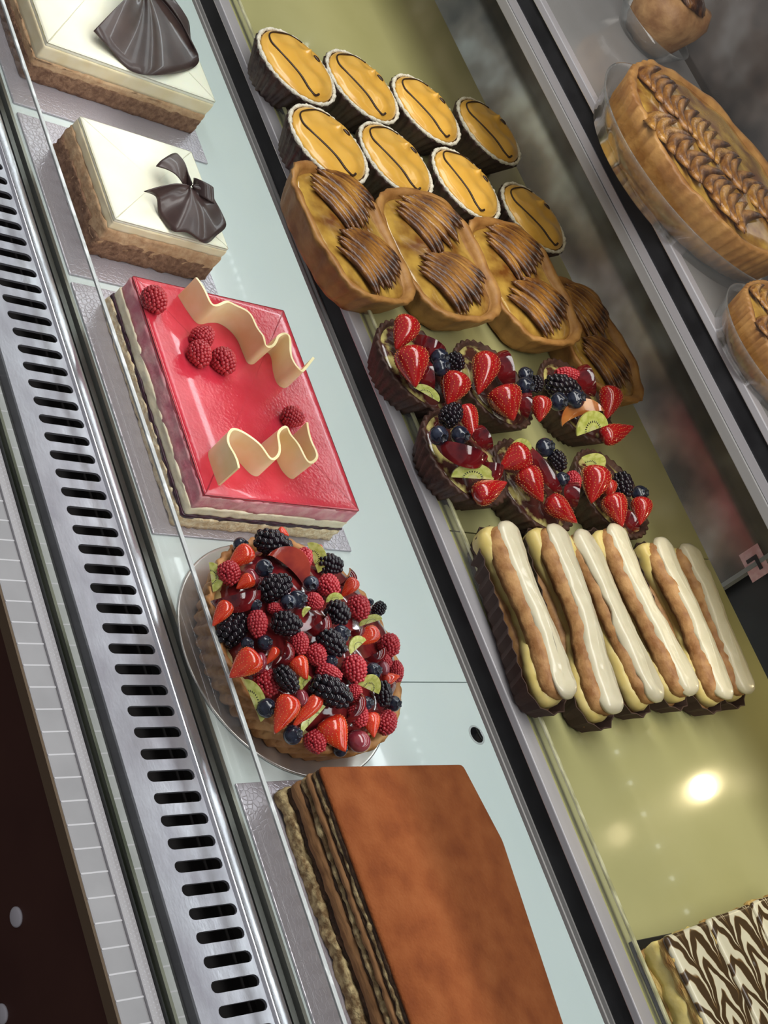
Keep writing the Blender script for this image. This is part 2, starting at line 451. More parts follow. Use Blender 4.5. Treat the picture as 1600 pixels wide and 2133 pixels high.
struct(link('case_frame_2', bx(X1 + .001, X1 + .03, .60, 1.29, -.9, .94), black, None, False))
struct(link('case_frame_3', bx(X0 - .0005, X1 + .0005, .62, 1.29, .91, .94), black, None, False))
struct(link('case_frame_4', bx(X0, X1, 1.281, 1.295, -.9, .905), black, None, False))

# pink sticker on the door
d = ray(1572, 1168); p = EYE + d * (1.2415 / d.y)
st = thing('sticker', 'small pink sticker with a dark mark on the grey sliding door', 'sticker', p)
link('paper', bx(-.012, .016, -.0004, .0001, -.011, .010), mat('pink_paper', (.50, .24, .24), .6, (.62, .38, .38), 80, (.4, .6)), st, False)
bm = bx(-.004, .010, -.0012, -.0006, .001, .0045); box(bm, -.004, -.0005, -.0012, -.0006, -.007, .001)
link('printed_mark', bm, black, st, False)

# room
fl = struct(link('floor', bx(-4, 4, -3, 3, -.92, -.9001), mat('dark_floor', (.03, .022, .018), .4, (.045, .035, .03), 4, (.3, .7)), None, False))
wb = struct(link('wall_back', bx(-4, 4, 2.6, 2.7, -.9, 2.4), mat('dim_wall', (.06, .055, .05), .7, (.09, .08, .07), 3, (.3, .7)), None, False))

# ================================================================== CAKES ON THE LOWER DECK
boardm = embossed_board('embossed_silver_board', (.52, .48, .53), .30)
board_edge = mat('board_edge', (.62, .60, .62), .3, metal=.6)
def board(label, x0, x1, y0, y1, z=.0022):
    o = link('cake_board', bx(x0, x1, y0, y1, .0002, z, .0006), boardm, None, False)
    return tag(o, label, 'cake board')
def layer_cake(name, label, corners, z0, layers, r=.003, cat='cake', n=.0042):
    """corners ccw; layers = (part name, z bottom, z top, material, offset, noise amp, noise scale, top rounding)"""
    cx = sum(c[0] for c in corners) / 4; cy = sum(c[1] for c in corners) / 4
    t = thing(name, label, cat, (cx, cy, z0))
    out = quad_outline([(c[0] - cx, c[1] - cy) for c in corners], r, n)
    parts = {}
    for i, (nm, a, b, m, off, amp, sc, rd) in enumerate(layers):
        h = b - a
        prof = [(off, a)] + [(off, a + h * q) for q in (.2, .4, .6, .8)] + [(off, b - rd), (off - rd * .3, b - rd * .3), (off - rd, b)]
        bm = rings(out, prof, (.94, .85, .7, .5, .25))
        if amp: nz(bm, amp, sc, i + 1); nz(bm, amp * .7, sc * 3.1, i + 5)
        for v in bm.verts: v.co.z = max(v.co.z, 0.0001)
        parts[nm] = link(nm, bm, m, t)
    return t, parts

# --- pink raspberry mousse cake
board('silver board under the pink raspberry cake', -.766, -.5285, .7425, .9545)
sponge = mat('vanilla_sponge', (.76, .58, .34), .85, (.90, .78, .54), 260, (.38, .62), bump=.7, bscale=420)
jam = mat('dark_jam', (.030, .008, .018), .35, (.055, .015, .03), 200, (.4, .6))
cream = mat('pale_cream', (.84, .74, .52), .6, (.88, .80, .60), 120, (.35, .65), bump=.2, bscale=300, sss=.15)
pinkm = mat('pink_mousse', (.66, .20, .25), .55, (.80, .42, .42), 90, (.35, .65), bump=.35, bscale=260, sss=.2)
glaze = mat('raspberry_glaze', (.52, .024, .046), .12, (.62, .050, .076), 35, (.35, .65), bump=.16, bscale=330, coat=.35, sss=.25)
pk, _ = layer_cake('raspberry_cake', 'long pink-glazed raspberry mousse cake with yellow chocolate curls on the white deck',
    [(-.7475, .7665), (-.5370, .7625), (-.5385, .9320), (-.7490, .9360)], .0024, [
    ('sponge_base', .0, .0135, sponge, .0012, .0016, 160, .001),
    ('jam_layer', .0130, .0160, jam, .0008, .0014, 140, .0005),
    ('cream_layer', .0155, .0250, cream, -.0004, .0010, 120, .001),
    ('mousse_layer', .0245, .0395, pinkm, -.0012, .0014, 110, .002),
    ('glaze', .0385, .0420, glaze, -.0016, 0, 70, .0020)])
ZP = .0444

# --- white chocolate curls
curlm = mat('yellow_white_chocolate', (.84, .68, .34), .36, (.90, .77, .46), 60, (.35, .65), sss=.1)
def curl(label, pts, off, h):
    P = [at(160 + (x + off[0]) / 2.5, 520 + (y + off[1]) / 2.5, ZP) for x, y in pts]
    base = P[len(P) // 2].copy()
    S = spline(P, 7); th = .0011
    bm = bmesh.new(); rows = []
    for i, p in enumerate(S):
        t = (S[min(i + 1, len(S) - 1)] - S[max(i - 1, 0)]); n = Vector((t.y, -t.x, 0)).normalized()
        q = p - base; w = h * (1 + .05 * math.sin(i * .4))
        tl = Vector((.0015 * math.sin(i * .21), 0, 0))
        rows.append([bm.verts.new(q + n * th), bm.verts.new(q + n * th + Vector((0, 0, w)) + tl), bm.verts.new(q - n * th + Vector((0, 0, w)) + tl), bm.verts.new(q - n * th)])
    for a, b in zip(rows, rows[1:]):
        for j in range(4): bm.faces.new((a[j], a[(j + 1) % 4], b[(j + 1) % 4], b[j]))
    bm.faces.new(rows[0]); bm.faces.new(rows[-1][::-1])
    o = link('chocolate_curl', bm, curlm, None, True, base); sharp(o, 40)
    return tag(o, label, 'chocolate curl', None)
curl('longer wavy yellow chocolate curl near the back edge of the pink cake',
     [(530, 240), (580, 320), (630, 380), (690, 375), (740, 380), (795, 415), (840, 470), (870, 540), (893, 588), (925, 585), (950, 540), (985, 528), (1015, 560), (1028, 640), (1050, 700), (1090, 712), (1140, 660)], (0, 0), .0245)
curl('shorter wavy yellow chocolate curl on the pink cake, nearer the fruit tart',
     [(830, 1100), (797, 1010), (778, 940), (800, 912), (860, 912), (930, 970), (1000, 1040), (1040, 1032), (1042, 940), (1055, 888), (1085, 885), (1120, 940), (1160, 1020), (1205, 1060), (1232, 1030), (1215, 950), (1190, 870)], (-88, 128), .0245)

# --- the two cheesecakes
cc_top = mat('white_chocolate_cream', (.86, .82, .64), .5, (.90, .87, .72), 30, (.3, .7), sss=.1)
cc_side = mat('cream_side', (.80, .66, .40), .6, (.86, .75, .52), 60, (.35, .65), sss=.1)
cc_tan = mat('tan_mousse', (.46, .27, .14), .75, (.60, .40, .23), 130, (.35, .65), bump=.5, bscale=300)
cc_base = mat('brown_sponge', (.16, .08, .045), .85, (.30, .17, .10), 190, (.35, .65), bump=.8, bscale=380)
board('silver board under the smaller white cheesecake, next to the pink cake', -.95, -.7745, .7440, .9085)
layer_cake('cheesecake', 'smaller white-topped layered cheesecake square with a twisted dark chocolate curl',
    [(-.917, .7675), (-.8015, .7675), (-.8015, .8925), (-.917, .8925)], .0024, [
    ('sponge_base', 0, .0200, cc_base, .0008, .0022, 150, .001),
    ('mousse_layer', .0125, .0325, cc_tan, .0000, .0016, 130, .002),
    ('cream_layer', .0320, .0405, cc_side, -.0010, .0006, 90, .0015),
    ('white_top', .0403, .0440, cc_top, -.0016, 0, 60, .0018)])
board('silver board under the larger white cheesecake at the upper left', -1.26, -.9610, .7440, .9620)
layer_cake('cheesecake', 'larger white-topped layered cheesecake with a pleated chocolate fan, at the upper left',
    [(-1.235, .760), (-.9960, .760), (-.9960, .9535), (-1.235, .9535)], .0024, [
    ('sponge_base', 0, .0175, cc_base, .0006, .0014, 120, .001),
    ('mousse_layer', .0160, .0255, cc_tan, .0000, .0008, 110, .002),
    ('cream_layer', .0250, .0395, cc_side, -.0006, .0004, 90, .0015),
    ('white_top', .0392, .0440, cc_top, -.0016, 0, 60, .0022)])
ZC = .0466
choco = mat('dark_chocolate', (.040, .021, .019), .34, (.060, .034, .030), 60, (.35, .65), coat=.15)
def sheet(grid, name, parent, th=.0012):
    """grid of rows of points (local), closed thin sheet"""
    bm = bmesh.new()
    V = [[bm.verts.new(p) for p in row] for row in grid]
    for a, b in zip(V, V[1:]):
        for i in range(len(a) - 1): bm.faces.new((a[i], a[i + 1], b[i + 1], b[i]))
    o = link(name, bm, choco, parent)
    s = o.modifiers.new('t', 'SOLIDIFY'); s.thickness = th; s.offset = 0
    return o
def fan(parent, base, apex, edge, folds, amp, name, n=48, m=12, ph=0):
    """pleated fan from an apex to an edge path; (u, v, height above cake)"""
    A = at(*apex) - base
    E = spline([at(*e) - base for e in edge], max(4, n // (len(edge) - 1)))
    g = []
    for j in range(m + 1):
        s = .05 + .95 * j / m; row = []
        for i, e in enumerate(E):
            t = i / (len(E) - 1); p = A.lerp(e, s)
            w = math.sin(2 * PI * folds * t + ph)
            p = p + (-FWD) * (amp * w * (.35 + .65 * s) * math.sin(PI * min(1, max(0, t * 1.0))) ** .3) + Vector((0, 0, .006 * math.sin(PI * s)))
            row.append(p)
        g.append(row)
    lo = min(p.z for r_ in g for p in r_)
    return sheet(g, name, parent)
b0 = at(310, 90, ZC)
f1 = thing('chocolate_fan', 'large pleated dark chocolate fan on the larger cheesecake', 'chocolate decoration', b0)
fan(f1, b0, (300, -40, ZC + .024), [(195, 64, ZC + .010), (232, 105, ZC + .004), (268, 142, ZC + .003), (320, 160, ZC + .003), (372, 150, ZC + .004), (414, 127, ZC + .004), (398, 85, ZC + .012), (388, 35, ZC + .018), (350, 0, ZC + .024)], 3.2, .0055, 'pleats', 72)
b1 = at(400, 430, ZC)
f2 = thing('chocolate_curl', 'twisted dark chocolate curl with an upright flap on the smaller cheesecake', 'chocolate decoration', b1)
fan(f2, b1, (396, 388, ZC + .020), [(300, 399, ZC + .016), (326, 412, ZC + .008), (330, 446, ZC + .003), (358, 480, ZC + .003), (392, 487, ZC + .003), (426, 506, ZC + .004), (448, 490, ZC + .006), (471, 469, ZC + .008), (452, 430, ZC + .016), (440, 400, ZC + .021)], 2.6, .0045, 'pleats', 60, ph=.6)
fan(f2, b1, (388, 398, ZC + .010), [(325, 346, ZC + .014), (340, 333, ZC + .016), (368, 320, ZC + .018), (380, 350, ZC + .018), (395, 388, ZC + .014)], 1.0, .002, 'flap', 24)
# rolled loop at the right of the curl
bm = bmesh.new(); g = []
c0 = at(424, 398, ZC + .020) - b1
for j in range(9):
    s = (j / 8 - .5)
    row = []
    for i in range(19):
        a = -.6 + 4.0 * i / 18
        row.append(c0 + RIGHT * (.0085 * math.cos(a) * (1 + .1 * s)) - FWD * (.0085 * math.sin(a)) + DOWN * (.014 * s + .004 * math.cos(a)))
    g.append(row)
sheet(g, 'roll', f2)

# --- tiramisu
board('silver board under the cocoa-dusted layered cake', -.326, .16, .7432, .9600)
cocoa = mat('cocoa_top', (.165, .042, .012), .92, (.255, .078, .024), 40, (.3, .7), bump=.6, bscale=420, col3=(.215, .060, .017), spec=.15, detail=6)
tsp = mat('pale_crumb', (.20, .12, .05), .9, (.60, .47, .24), 170, (.40, .66), bump=.9, bscale=350)
tdk = mat('soaked_crumb', (.032, .014, .006), .8, (.075, .035, .015), 200, (.35, .65), bump=.9, bscale=350)
ttan = mat('tan_cream', (.21, .095, .033), .8, (.30, .15, .06), 190, (.35, .65), bump=.5, bscale=300, stretch=(.25, 1, 1))
ti = [at(672, 1597, .05), at(965, 1588, .05)]
x0 = ti[0].x
cs = [(x0, .7765), (-.10, .7790), (.13, .7780), (.13, .925), (-.108, .9255), (-.2475, .9385), (x0 + .004, .9270)]
cx, cy = -.1, .85
tm = thing('tiramisu', 'large cocoa-dusted layered tiramisu cake at the bottom of the deck', 'cake', (cx, cy, .0024))
out = quad_outline([(a - cx, b - cy) for a, b in cs], .004, .0036)
for i, (nm, a, b, m, off, amp) in enumerate([
        ('sponge_layer', 0, .0105, tsp, .0030, .0020), ('soaked_layer', .0100, .0165, tdk, .0000, .0022), ('cream_layer', .0160, .0245, ttan, .0014, .0012),
        ('soaked_layer', .0240, .0275, tdk, -.0008, .0014), ('sponge_layer', .0270, .0305, tsp, .0002, .0014), ('soaked_layer', .0300, .0330, tdk, -.001, .0014),
        ('cream_layer', .0325, .0365, ttan, .0010, .0010), ('soaked_layer', .0360, .0395, tdk, -.0010, .0013), ('sponge_layer', .0390, .0425, tsp, -.0002, .0016), ('soaked_layer', .0420, .0460, tdk, -.0004, .0010),
        ('cocoa_top', .0455, .0482, cocoa, -.0002, .0)]):
    h = b - a
    bm = rings(out, [(off, a), (off + .0003, a + h * .3), (off + .0003, a + h * .6), (off, b - h * .25), (off - .001, b)], (.97, .9, .8, .65, .45, .25))
    if amp: nz(bm, amp, 95, i + 2); nz(bm, amp * .9, 330, i + 9)
    for v in bm.verts: v.co.z = max(v.co.z, 0)
    link(nm, bm, m, tm)

# ================================================================== FRUIT MODELS
def drupelet_mesh(name, L, r, rows, dr, m, pointed=.55, hollow=False):
    bm = bmesh.new()
    for k in range(rows):
        t = (k + .5) / rows; z = L * (t - .5)
        rad = r * math.sqrt(max(0, 1 - (2 * t - 1) ** 2)) ** .8 * (1 - (pointed) * max(0, t - .45))
        cnt = max(1, int(2 * PI * rad / (dr * (1.45 if dr < .002 else 1.65))))
        for i in range(cnt):
            a = 2 * PI * (i + .5 * (k % 2)) / cnt + R.uniform(-.08, .08)
            q = dr * R.uniform(.9, 1.12)
            bmesh.ops.create_icosphere(bm, subdivisions=2 if dr > .0022 else 1, radius=q, matrix=Matrix.Translation((z, rad * math.cos(a), rad * math.sin(a))))
    bmesh.ops.create_icosphere(bm, subdivisions=2, radius=1, matrix=Matrix.Diagonal((L * .47, r * .92, r * .92, 1)))
    me = bpy.data.meshes.new(name); bm.to_mesh(me); bm.free(); me.materials.append(m)
    for p in me.polygons: p.use_smooth = True
    return me
rasp_m = mat('raspberry_red', (.33, .009, .020), .30, (.48, .036, .045), 120, (.35, .65), sss=.2, coat=.25)
blackb_m = mat('blackberry_black', (.0045, .0035, .006), .07, (.012, .005, .010), 90, (.4, .6), coat=.3, spec=.35)
blue_m = mat('blueberry_skin', (.008, .010, .022), .20, (.028, .036, .062), 150, (.40, .68), coat=.4)
blue_d = mat('blueberry_crown', (.004, .005, .010), .5)
straw_m = mat('strawberry_red', (.29, .006, .009), .16, (.44, .014, .012), 90, (.35, .65), coat=.6, sss=.15)
straw_c = mat('strawberry_flesh', (.72, .060, .022), .22, (.82, .18, .07), 110, (.40, .65), coat=.5, sss=.25)
straw_s = mat('strawberry_seed', (.62, .22, .05), .4)
kiwi_g = mat('kiwi_green', (.38, .41, .08), .18, (.54, .55, .17), 160, (.4, .6), coat=.6, sss=.25)
kiwi_c = mat('kiwi_core', (.52, .52, .22), .25, coat=.4, sss=.2)
kiwi_s = mat('kiwi_seed', (.02, .012, .008), .3)
plum_s = mat('plum_skin', (.045, .003, .006), .10, (.19, .010, .012), 60, (.35, .65), coat=.5)
plum_f = mat('plum_flesh', (.20, .010, .010), .12, (.36, .040, .018), 70, (.35, .65), coat=.8, sss=.25)
plum_f2 = mat('yellow_plum_flesh', (.30, .075, .018), .12, (.42, .15, .035), 70, (.35, .65), coat=.8, sss=.25)
grape_m = mat('grape_skin', (.20, .018, .035), .09, (.30, .06, .07), 60, (.35, .65), coat=.8, sss=.25)

ME = {}
ME['raspberry'] = [drupelet_mesh('raspberry', .020, .0078, 9, .0018, rasp_m) for _ in range(2)]
ME['blackberry'] = [drupelet_mesh('blackberry', .026, .0080, 7, .0029, blackb_m, .4) for _ in range(2)]
def finish(name, bm, mats):
    bmesh.ops.recalc_face_normals(bm, faces=bm.faces)
    me = bpy.data.meshes.new(name); bm.to_mesh(me); bm.free()
    for m in mats: me.materials.append(m)
    for p in me.polygons: p.use_smooth = True
    return me
def blueberry():
    prof = [(0, -.0062)] + [(.0068 * math.sin(a), -.0062 * math.cos(a)) for a in [PI * k / 12 for k in range(1, 10)]] + [(.0030, .0056), (.0031, .0064), (.0022, .0060), (.0016, .0050), (0, .0046)]
    def f(t, j, r): return r * (1 + (.18 * math.cos(5 * t) if j in (11, 12) else 0))
    bm = lathe(prof, 30, f=f)
    for q in bm.faces:
        c = q.calc_center_median()
        if c.z > .0047 and c.xy.length < .0026: q.material_index = 1
    return finish('blueberry', bm, [blue_m, blue_d])
ME['blueberry'] = [blueberry()]
straw_t = mat('lit_strawberry_red', (.52, .020, .009), .15, (.70, .060, .018), 80, (.35, .65), coat=.6, sss=.15)  # lit copy of the strawberry skin, its brightness put into the colour
def strawberry(half, skin=None):
    L, n, m = .032, 28, 16
    bm = bmesh.new(); rows = []
    rad = lambda t: .0122 * (math.sin(PI * min(1, t ** .62)) ** .75) * (1.12 - .35 * t) if 0 < t < 1 else 0
    a0, a1 = (0, PI) if half else (0, 2 * PI)
    for j in range(m + 1):
        t = j / m; r = rad(t)
        cnt = n + 1 if half else n
        rows.append([bm.verts.new((L * (t - .45), r * math.cos(a0 + (a1 - a0) * i / n), r * math.sin(a0 + (a1 - a0) * i / n) * (.9 if half else 1))) for i in range(cnt)])
    for a, b in zip(rows, rows[1:]):
        k = n if half else n
        for i in range(k):
            i2 = i + 1 if half else (i + 1) % n
            bm.faces.new((a[i], a[i2], b[i2], b[i]))
    if half:
        for a, b in zip(rows, rows[1:]):
            f = bm.faces.new((a[0], b[0], b[-1], a[-1])); f.material_index = 1
    bmesh.ops.remove_doubles(bm, verts=bm.verts, dist=1e-5)
    g = 0
    for j in range(2, 15):
        t = (j + .3) / 17; r = rad(t); cnt = max(3, int(r * (a1 - a0) / .0042))
        for i in range(cnt):
            a = a0 + (a1 - a0) * (i + (.25 if j % 2 else .75)) / cnt
            M_ = Matrix.Translation((L * (t - .45), r * math.cos(a), r * math.sin(a) * (.9 if half else 1))) @ Matrix.Diagonal((.0006, .00036, .0003, 1))
            rr = bmesh.ops.create_icosphere(bm, subdivisions=1, radius=1, matrix=M_)
            for v in rr['verts']:
                for q in v.link_faces: q.material_index = 2
    return finish('strawberry', bm, [skin or straw_m, straw_c, straw_s])
ME['strawberry_half'] = [strawberry(True)]
ME['strawberry'] = [strawberry(False)]
ME['strawberry_half_lit'] = [strawberry(True, straw_t)]
def kiwi():
    bm = bmesh.new(); n = 20; r = .019
    for mi, a, b, z in ((0, .20, 1, .0024), (1, 0, .22, .0026)):
        for zs in (1, -1):
            A = [bm.verts.new((r * a * math.cos(PI * i / n), r * a * math.sin(PI * i / n), z * zs * .5)) for i in range(n + 1)]
            B = [bm.verts.new((r * b * math.cos(PI * i / n), r * b * math.sin(PI * i / n), z * zs * .5)) for i in range(n + 1)]
            for i in range(n):
                if a == 0: f = bm.faces.new((A[0], B[i], B[i + 1])) if i >= 0 else None
                else: f = bm.faces.new((A[i], B[i], B[i + 1], A[i + 1]))
                f.material_index = mi
    # rim and cut edge
    for pts in ([(r * math.cos(PI * i / n), r * math.sin(PI * i / n)) for i in range(n + 1)], [(-r, 0), (-r * .5, 0), (0, 0), (r * .5, 0), (r, 0)]):
        q = [(bm.verts.new((x, y, .0012)), bm.verts.new((x, y, -.0012))) for x, y in pts]
        for a, b in zip(q, q[1:]): bm.faces.new((a[0], b[0], b[1], a[1]))
    for i in range(12):
        a = PI * (i + .5) / 12
        for zs in (1, -1):
            rr = bmesh.ops.create_icosphere(bm, subdivisions=1, radius=1, matrix=Matrix.Translation((r * .45 * math.cos(a), r * .45 * math.sin(a), .0012 * zs)) @ Matrix.Rotation(a, 4, 'Z') @ Matrix.Diagonal((.0014, .0006, .0005, 1)))
            for v in rr['verts']:
                for q in v.link_faces: q.material_index = 2
    me = finish('kiwi_slice', bm, [kiwi_g, kiwi_c, kiwi_s])
    for p in me.polygons: p.use_smooth = False
    return me
ME['kiwi'] = [kiwi()]
def plum(flesh):
    """crescent wedge: skin on the curved back, flesh on the two flat cuts"""
    bm = bmesh.new(); n, m = 20, 8; r = .020; rows = []
    for j in range(n + 1):
        lat = PI * j / n
        row = [bm.verts.new((-r * math.cos(lat), 0.3 * r * math.sin(lat) * .9, 0))]
        for i in range(m + 1):
            a = -.42 + .84 * i / m
            row.append(bm.verts.new((-r * math.cos(lat), r * math.sin(lat) * math.cos(a), r * math.sin(lat) * math.sin(a))))
        rows.append(row)
    for a, b in zip(rows, rows[1:]):
        for i in range(len(a)):
            k = (i + 1) % len(a)
            f = bm.faces.new((a[i], a[k], b[k], b[i])); f.material_index = 1 if (i == 0 or k == 0) else 0
    bmesh.ops.remove_doubles(bm, verts=bm.verts, dist=1e-5)
    o = finish('plum_slice', bm, [plum_s, flesh]); o.set_sharp_from_angle(angle=math.radians(35)); return o
ME['plum'] = [plum(plum_f)]; ME['yellow_plum'] = [plum(plum_f2)]
def grape():
    bm = bmesh.new(); bmesh.ops.create_uvsphere(bm, u_segments=24, v_segments=16, radius=1, matrix=Matrix.Diagonal((.0115, .0088, .0088, 1)))
    return finish('grape', bm, [grape_m])
ME['grape'] = [grape()]
SIZE = {'raspberry': (.0225, .0185), 'blackberry': (.031, .021), 'blueberry': (.0136, .0136), 'strawberry_half': (.032, .024), 'strawberry': (.032, .025),
        'kiwi': (.038, .019), 'plum': (.040, .018), 'yellow_plum': (.040, .018), 'grape': (.023, .0176)}
NAME = {'kiwi': 'kiwi_slice', 'plum': 'plum_slice', 'yellow_plum': 'plum_slice', 'strawberry_half': 'strawberry_half'}
CATN = {'kiwi': 'kiwi slice', 'plum': 'plum slice', 'yellow_plum': 'plum slice', 'strawberry_half': 'strawberry'}
def fruit(kind, p, axis, nrm, sc, label, group, i=0):
    src = ME['strawberry_half_lit'] if kind == 'strawberry_half' and group == G else ME[kind]
    me = src[i % len(src)]
    o = bpy.data.objects.new(NAME.get(kind, kind), me); C.objects.link(o)
    X = axis.normalized(); Z = (nrm - X * nrm.dot(X)).normalized(); Y = Z.cross(X)
    if kind == 'blueberry':
        # crown roughly facing out
        Z, X = (nrm + axis * .7).normalized(), None
        X = Z.orthogonal().normalized(); Y = Z.cross(X)
    if kind == 'yellow_plum' or (kind == 'plum' and 'glazed red' in label):
        t = Matrix.Rotation(-.25, 3, X); Y, Z = t @ Y, t @ Z
    elif kind == 'plum':
        Y, Z = Z, -Y                           # curved back away from the pastry
        t = Matrix.Rotation(.55, 3, X); Y, Z = t @ Y, t @ Z
    o.matrix_world = Matrix.Translation(p) @ Matrix((X, Y, Z)).transposed().to_4x4() @ Matrix.Diagonal((sc[0], sc[1], sc[1], 1))
    return tag(o, label, CATN.get(kind, kind), group)
def place(kind, u, v, lpx, wpx, ang, zf, label, group, i=0, flip=0, roll=0, lift=0):
    """fruit centre seen at (u, v); zf(x, y) = height of its resting surface"""
    z = .2 if zf(0, 0) > .1 else .045
    for _ in range(12):
        p = at(u, v, z); z = zf(p.x, p.y) + lift
    p = at(u, v, z); D = depth(p)
    a = math.radians(ang)
    img = RIGHT * math.cos(a) + DOWN * math.sin(a)
    q = at(u + 20 * math.cos(a), v + 20 * math.sin(a), z) - p
    axis = (img * .65 + q.normalized() * .35).normalized()
    toc = (EYE - p).normalized()
    nrm = (Vector((0, 0, 1)) * .45 + toc * .55).normalized()
    if roll: nrm = Matrix.Rotation(math.radians(roll), 3, axis) @ nrm
    if flip: nrm = -nrm
    S = SIZE[kind]
    return fruit(kind, p, axis, nrm, (lpx * D / F / S[0], wpx * D / F / S[1]), label, group, i)

G = 'fruit piled on the big tart'
# --- raspberries on the pink cake
flat = lambda z: (lambda x, y: z)
for k, (cx_, cy_, d, ang, lb) in enumerate([
        (405, 262, 150, 60, 'single raspberry on the far end of the pink cake beside the longer curl'),
        (655, 455, 135, -40, 'rear raspberry of the trio on the pink cake'),
        (640, 545, 145, 70, 'front left raspberry of the trio on the pink cake'),
        (765, 582, 150, 60, 'right-hand raspberry of the trio on the pink cake, nearest the curl'),
        (1125, 872, 125, 20, 'raspberry half hidden behind the shorter curl on the pink cake')]):
    place('raspberry', 160 + cx_ / 2.5, 520 + cy_ / 2.5, d / 2.5 * 1.05, d / 2.5 * .95, ang, flat(ZP + .0075), lb, 'raspberries on the pink cake', k)

# ================================================================== THE BIG FRUIT TART
TC = Vector((-.4255, .8345, 0)); TS = Vector((-.4215, .8285, 0)); TK = .985
bm = lathe([(0, .0002), (.0985, .0002), (.1000, .0010), (.1000, .0020), (.0988, .0026), (.0975, .0020), (0, .0020)], 96)
tag(link('cake_board', bm, mat('round_silver_board', (.60, .56, .54), .22, (.68, .65, .62), 40, (.4, .6), metal=.7), None, True, TC), 'round silver board under the big fruit tart', 'cake board')
crust = mat('golden_crust', (.33, .135, .040), .5, (.55, .28, .10), 70, (.35, .65), bump=.35, bscale=200, sss=.1, col3=(.44, .20, .065))
tt = thing('fruit_tart', 'big round fluted pastry tart filled with glazed berries', 'tart', TS + Vector((0, 0, .0022)))
NF = 44
def flute(t, j, r):
    sw = t + (.10 if j < 20 else 0) * (j - 4)      # slanting flutes
    k = (abs(math.sin(NF / 2 * sw)) ** .8 - .5)
    w = {0: 0, 1: .3, 2: 1, 3: 1, 4: 1, 5: 1, 6: 1, 7: .8, 8: .5}.get(j, 0)
    return r + .0060 * k * w
prof = [(0, 0), (.0790, 0), (.0815, .002), (.0835, .010), (.0855, .018), (.0880, .026), (.0900, .033), (.0918, .0385), (.0912, .0415), (.0885, .0415), (.0862, .0385), (.0850, .030), (.0845, .022), (0, .022)]
bm = lathe([(a * TK, b * .80) for a, b in prof], 264, f=flute)
bm.normal_update()
for v in bm.verts:
    rr = v.co.xy.length
    if v.co.z > .026: v.co.z += .0028 * noise.noise(v.co * 55) + .0012 * noise.noise(v.co * 190)
    if rr > .072: v.co += v.normal * .0008 * noise.noise(v.co * 160)
link('crust', bm, crust, tt)
fillm = mat('dark_red_jelly', (.10, .006, .010), .12, (.22, .02, .02), 80, (.4, .6), coat=.7)
dome = lambda r: .0310 + .030 * max(0, 1 - (r / .0885) ** 2) ** .55
RJ = .0838 * TK
bm = lathe([(0, dome(0) - .003)] + [(RJ * k / 14, dome(RJ * k / 14) - .003) for k in range(14)][1:] + [(RJ, .0245), (RJ, .0185), (0, .0185)], 72)
nz(bm, .002, 90, 3)
link('berry_jelly', bm, fillm, tt)
bm = lathe([(.0838 * TK, .0250), (.0830 * TK, .0290), (.0790 * TK, .0330), (.074 * TK, .0380), (.072 * TK, .0380)], 72); nz(bm, .0016, 90, 4)
link('pastry_cream', bm, mat('pastry_cream', (.74, .62, .30), .4, sss=.2), tt)
def tdome(x, y):
    r = math.hypot(x - TS.x, y - TS.y); return .0022 + dome(min(r, .0885)) + .0045
G = 'fruit piled on the big tart'
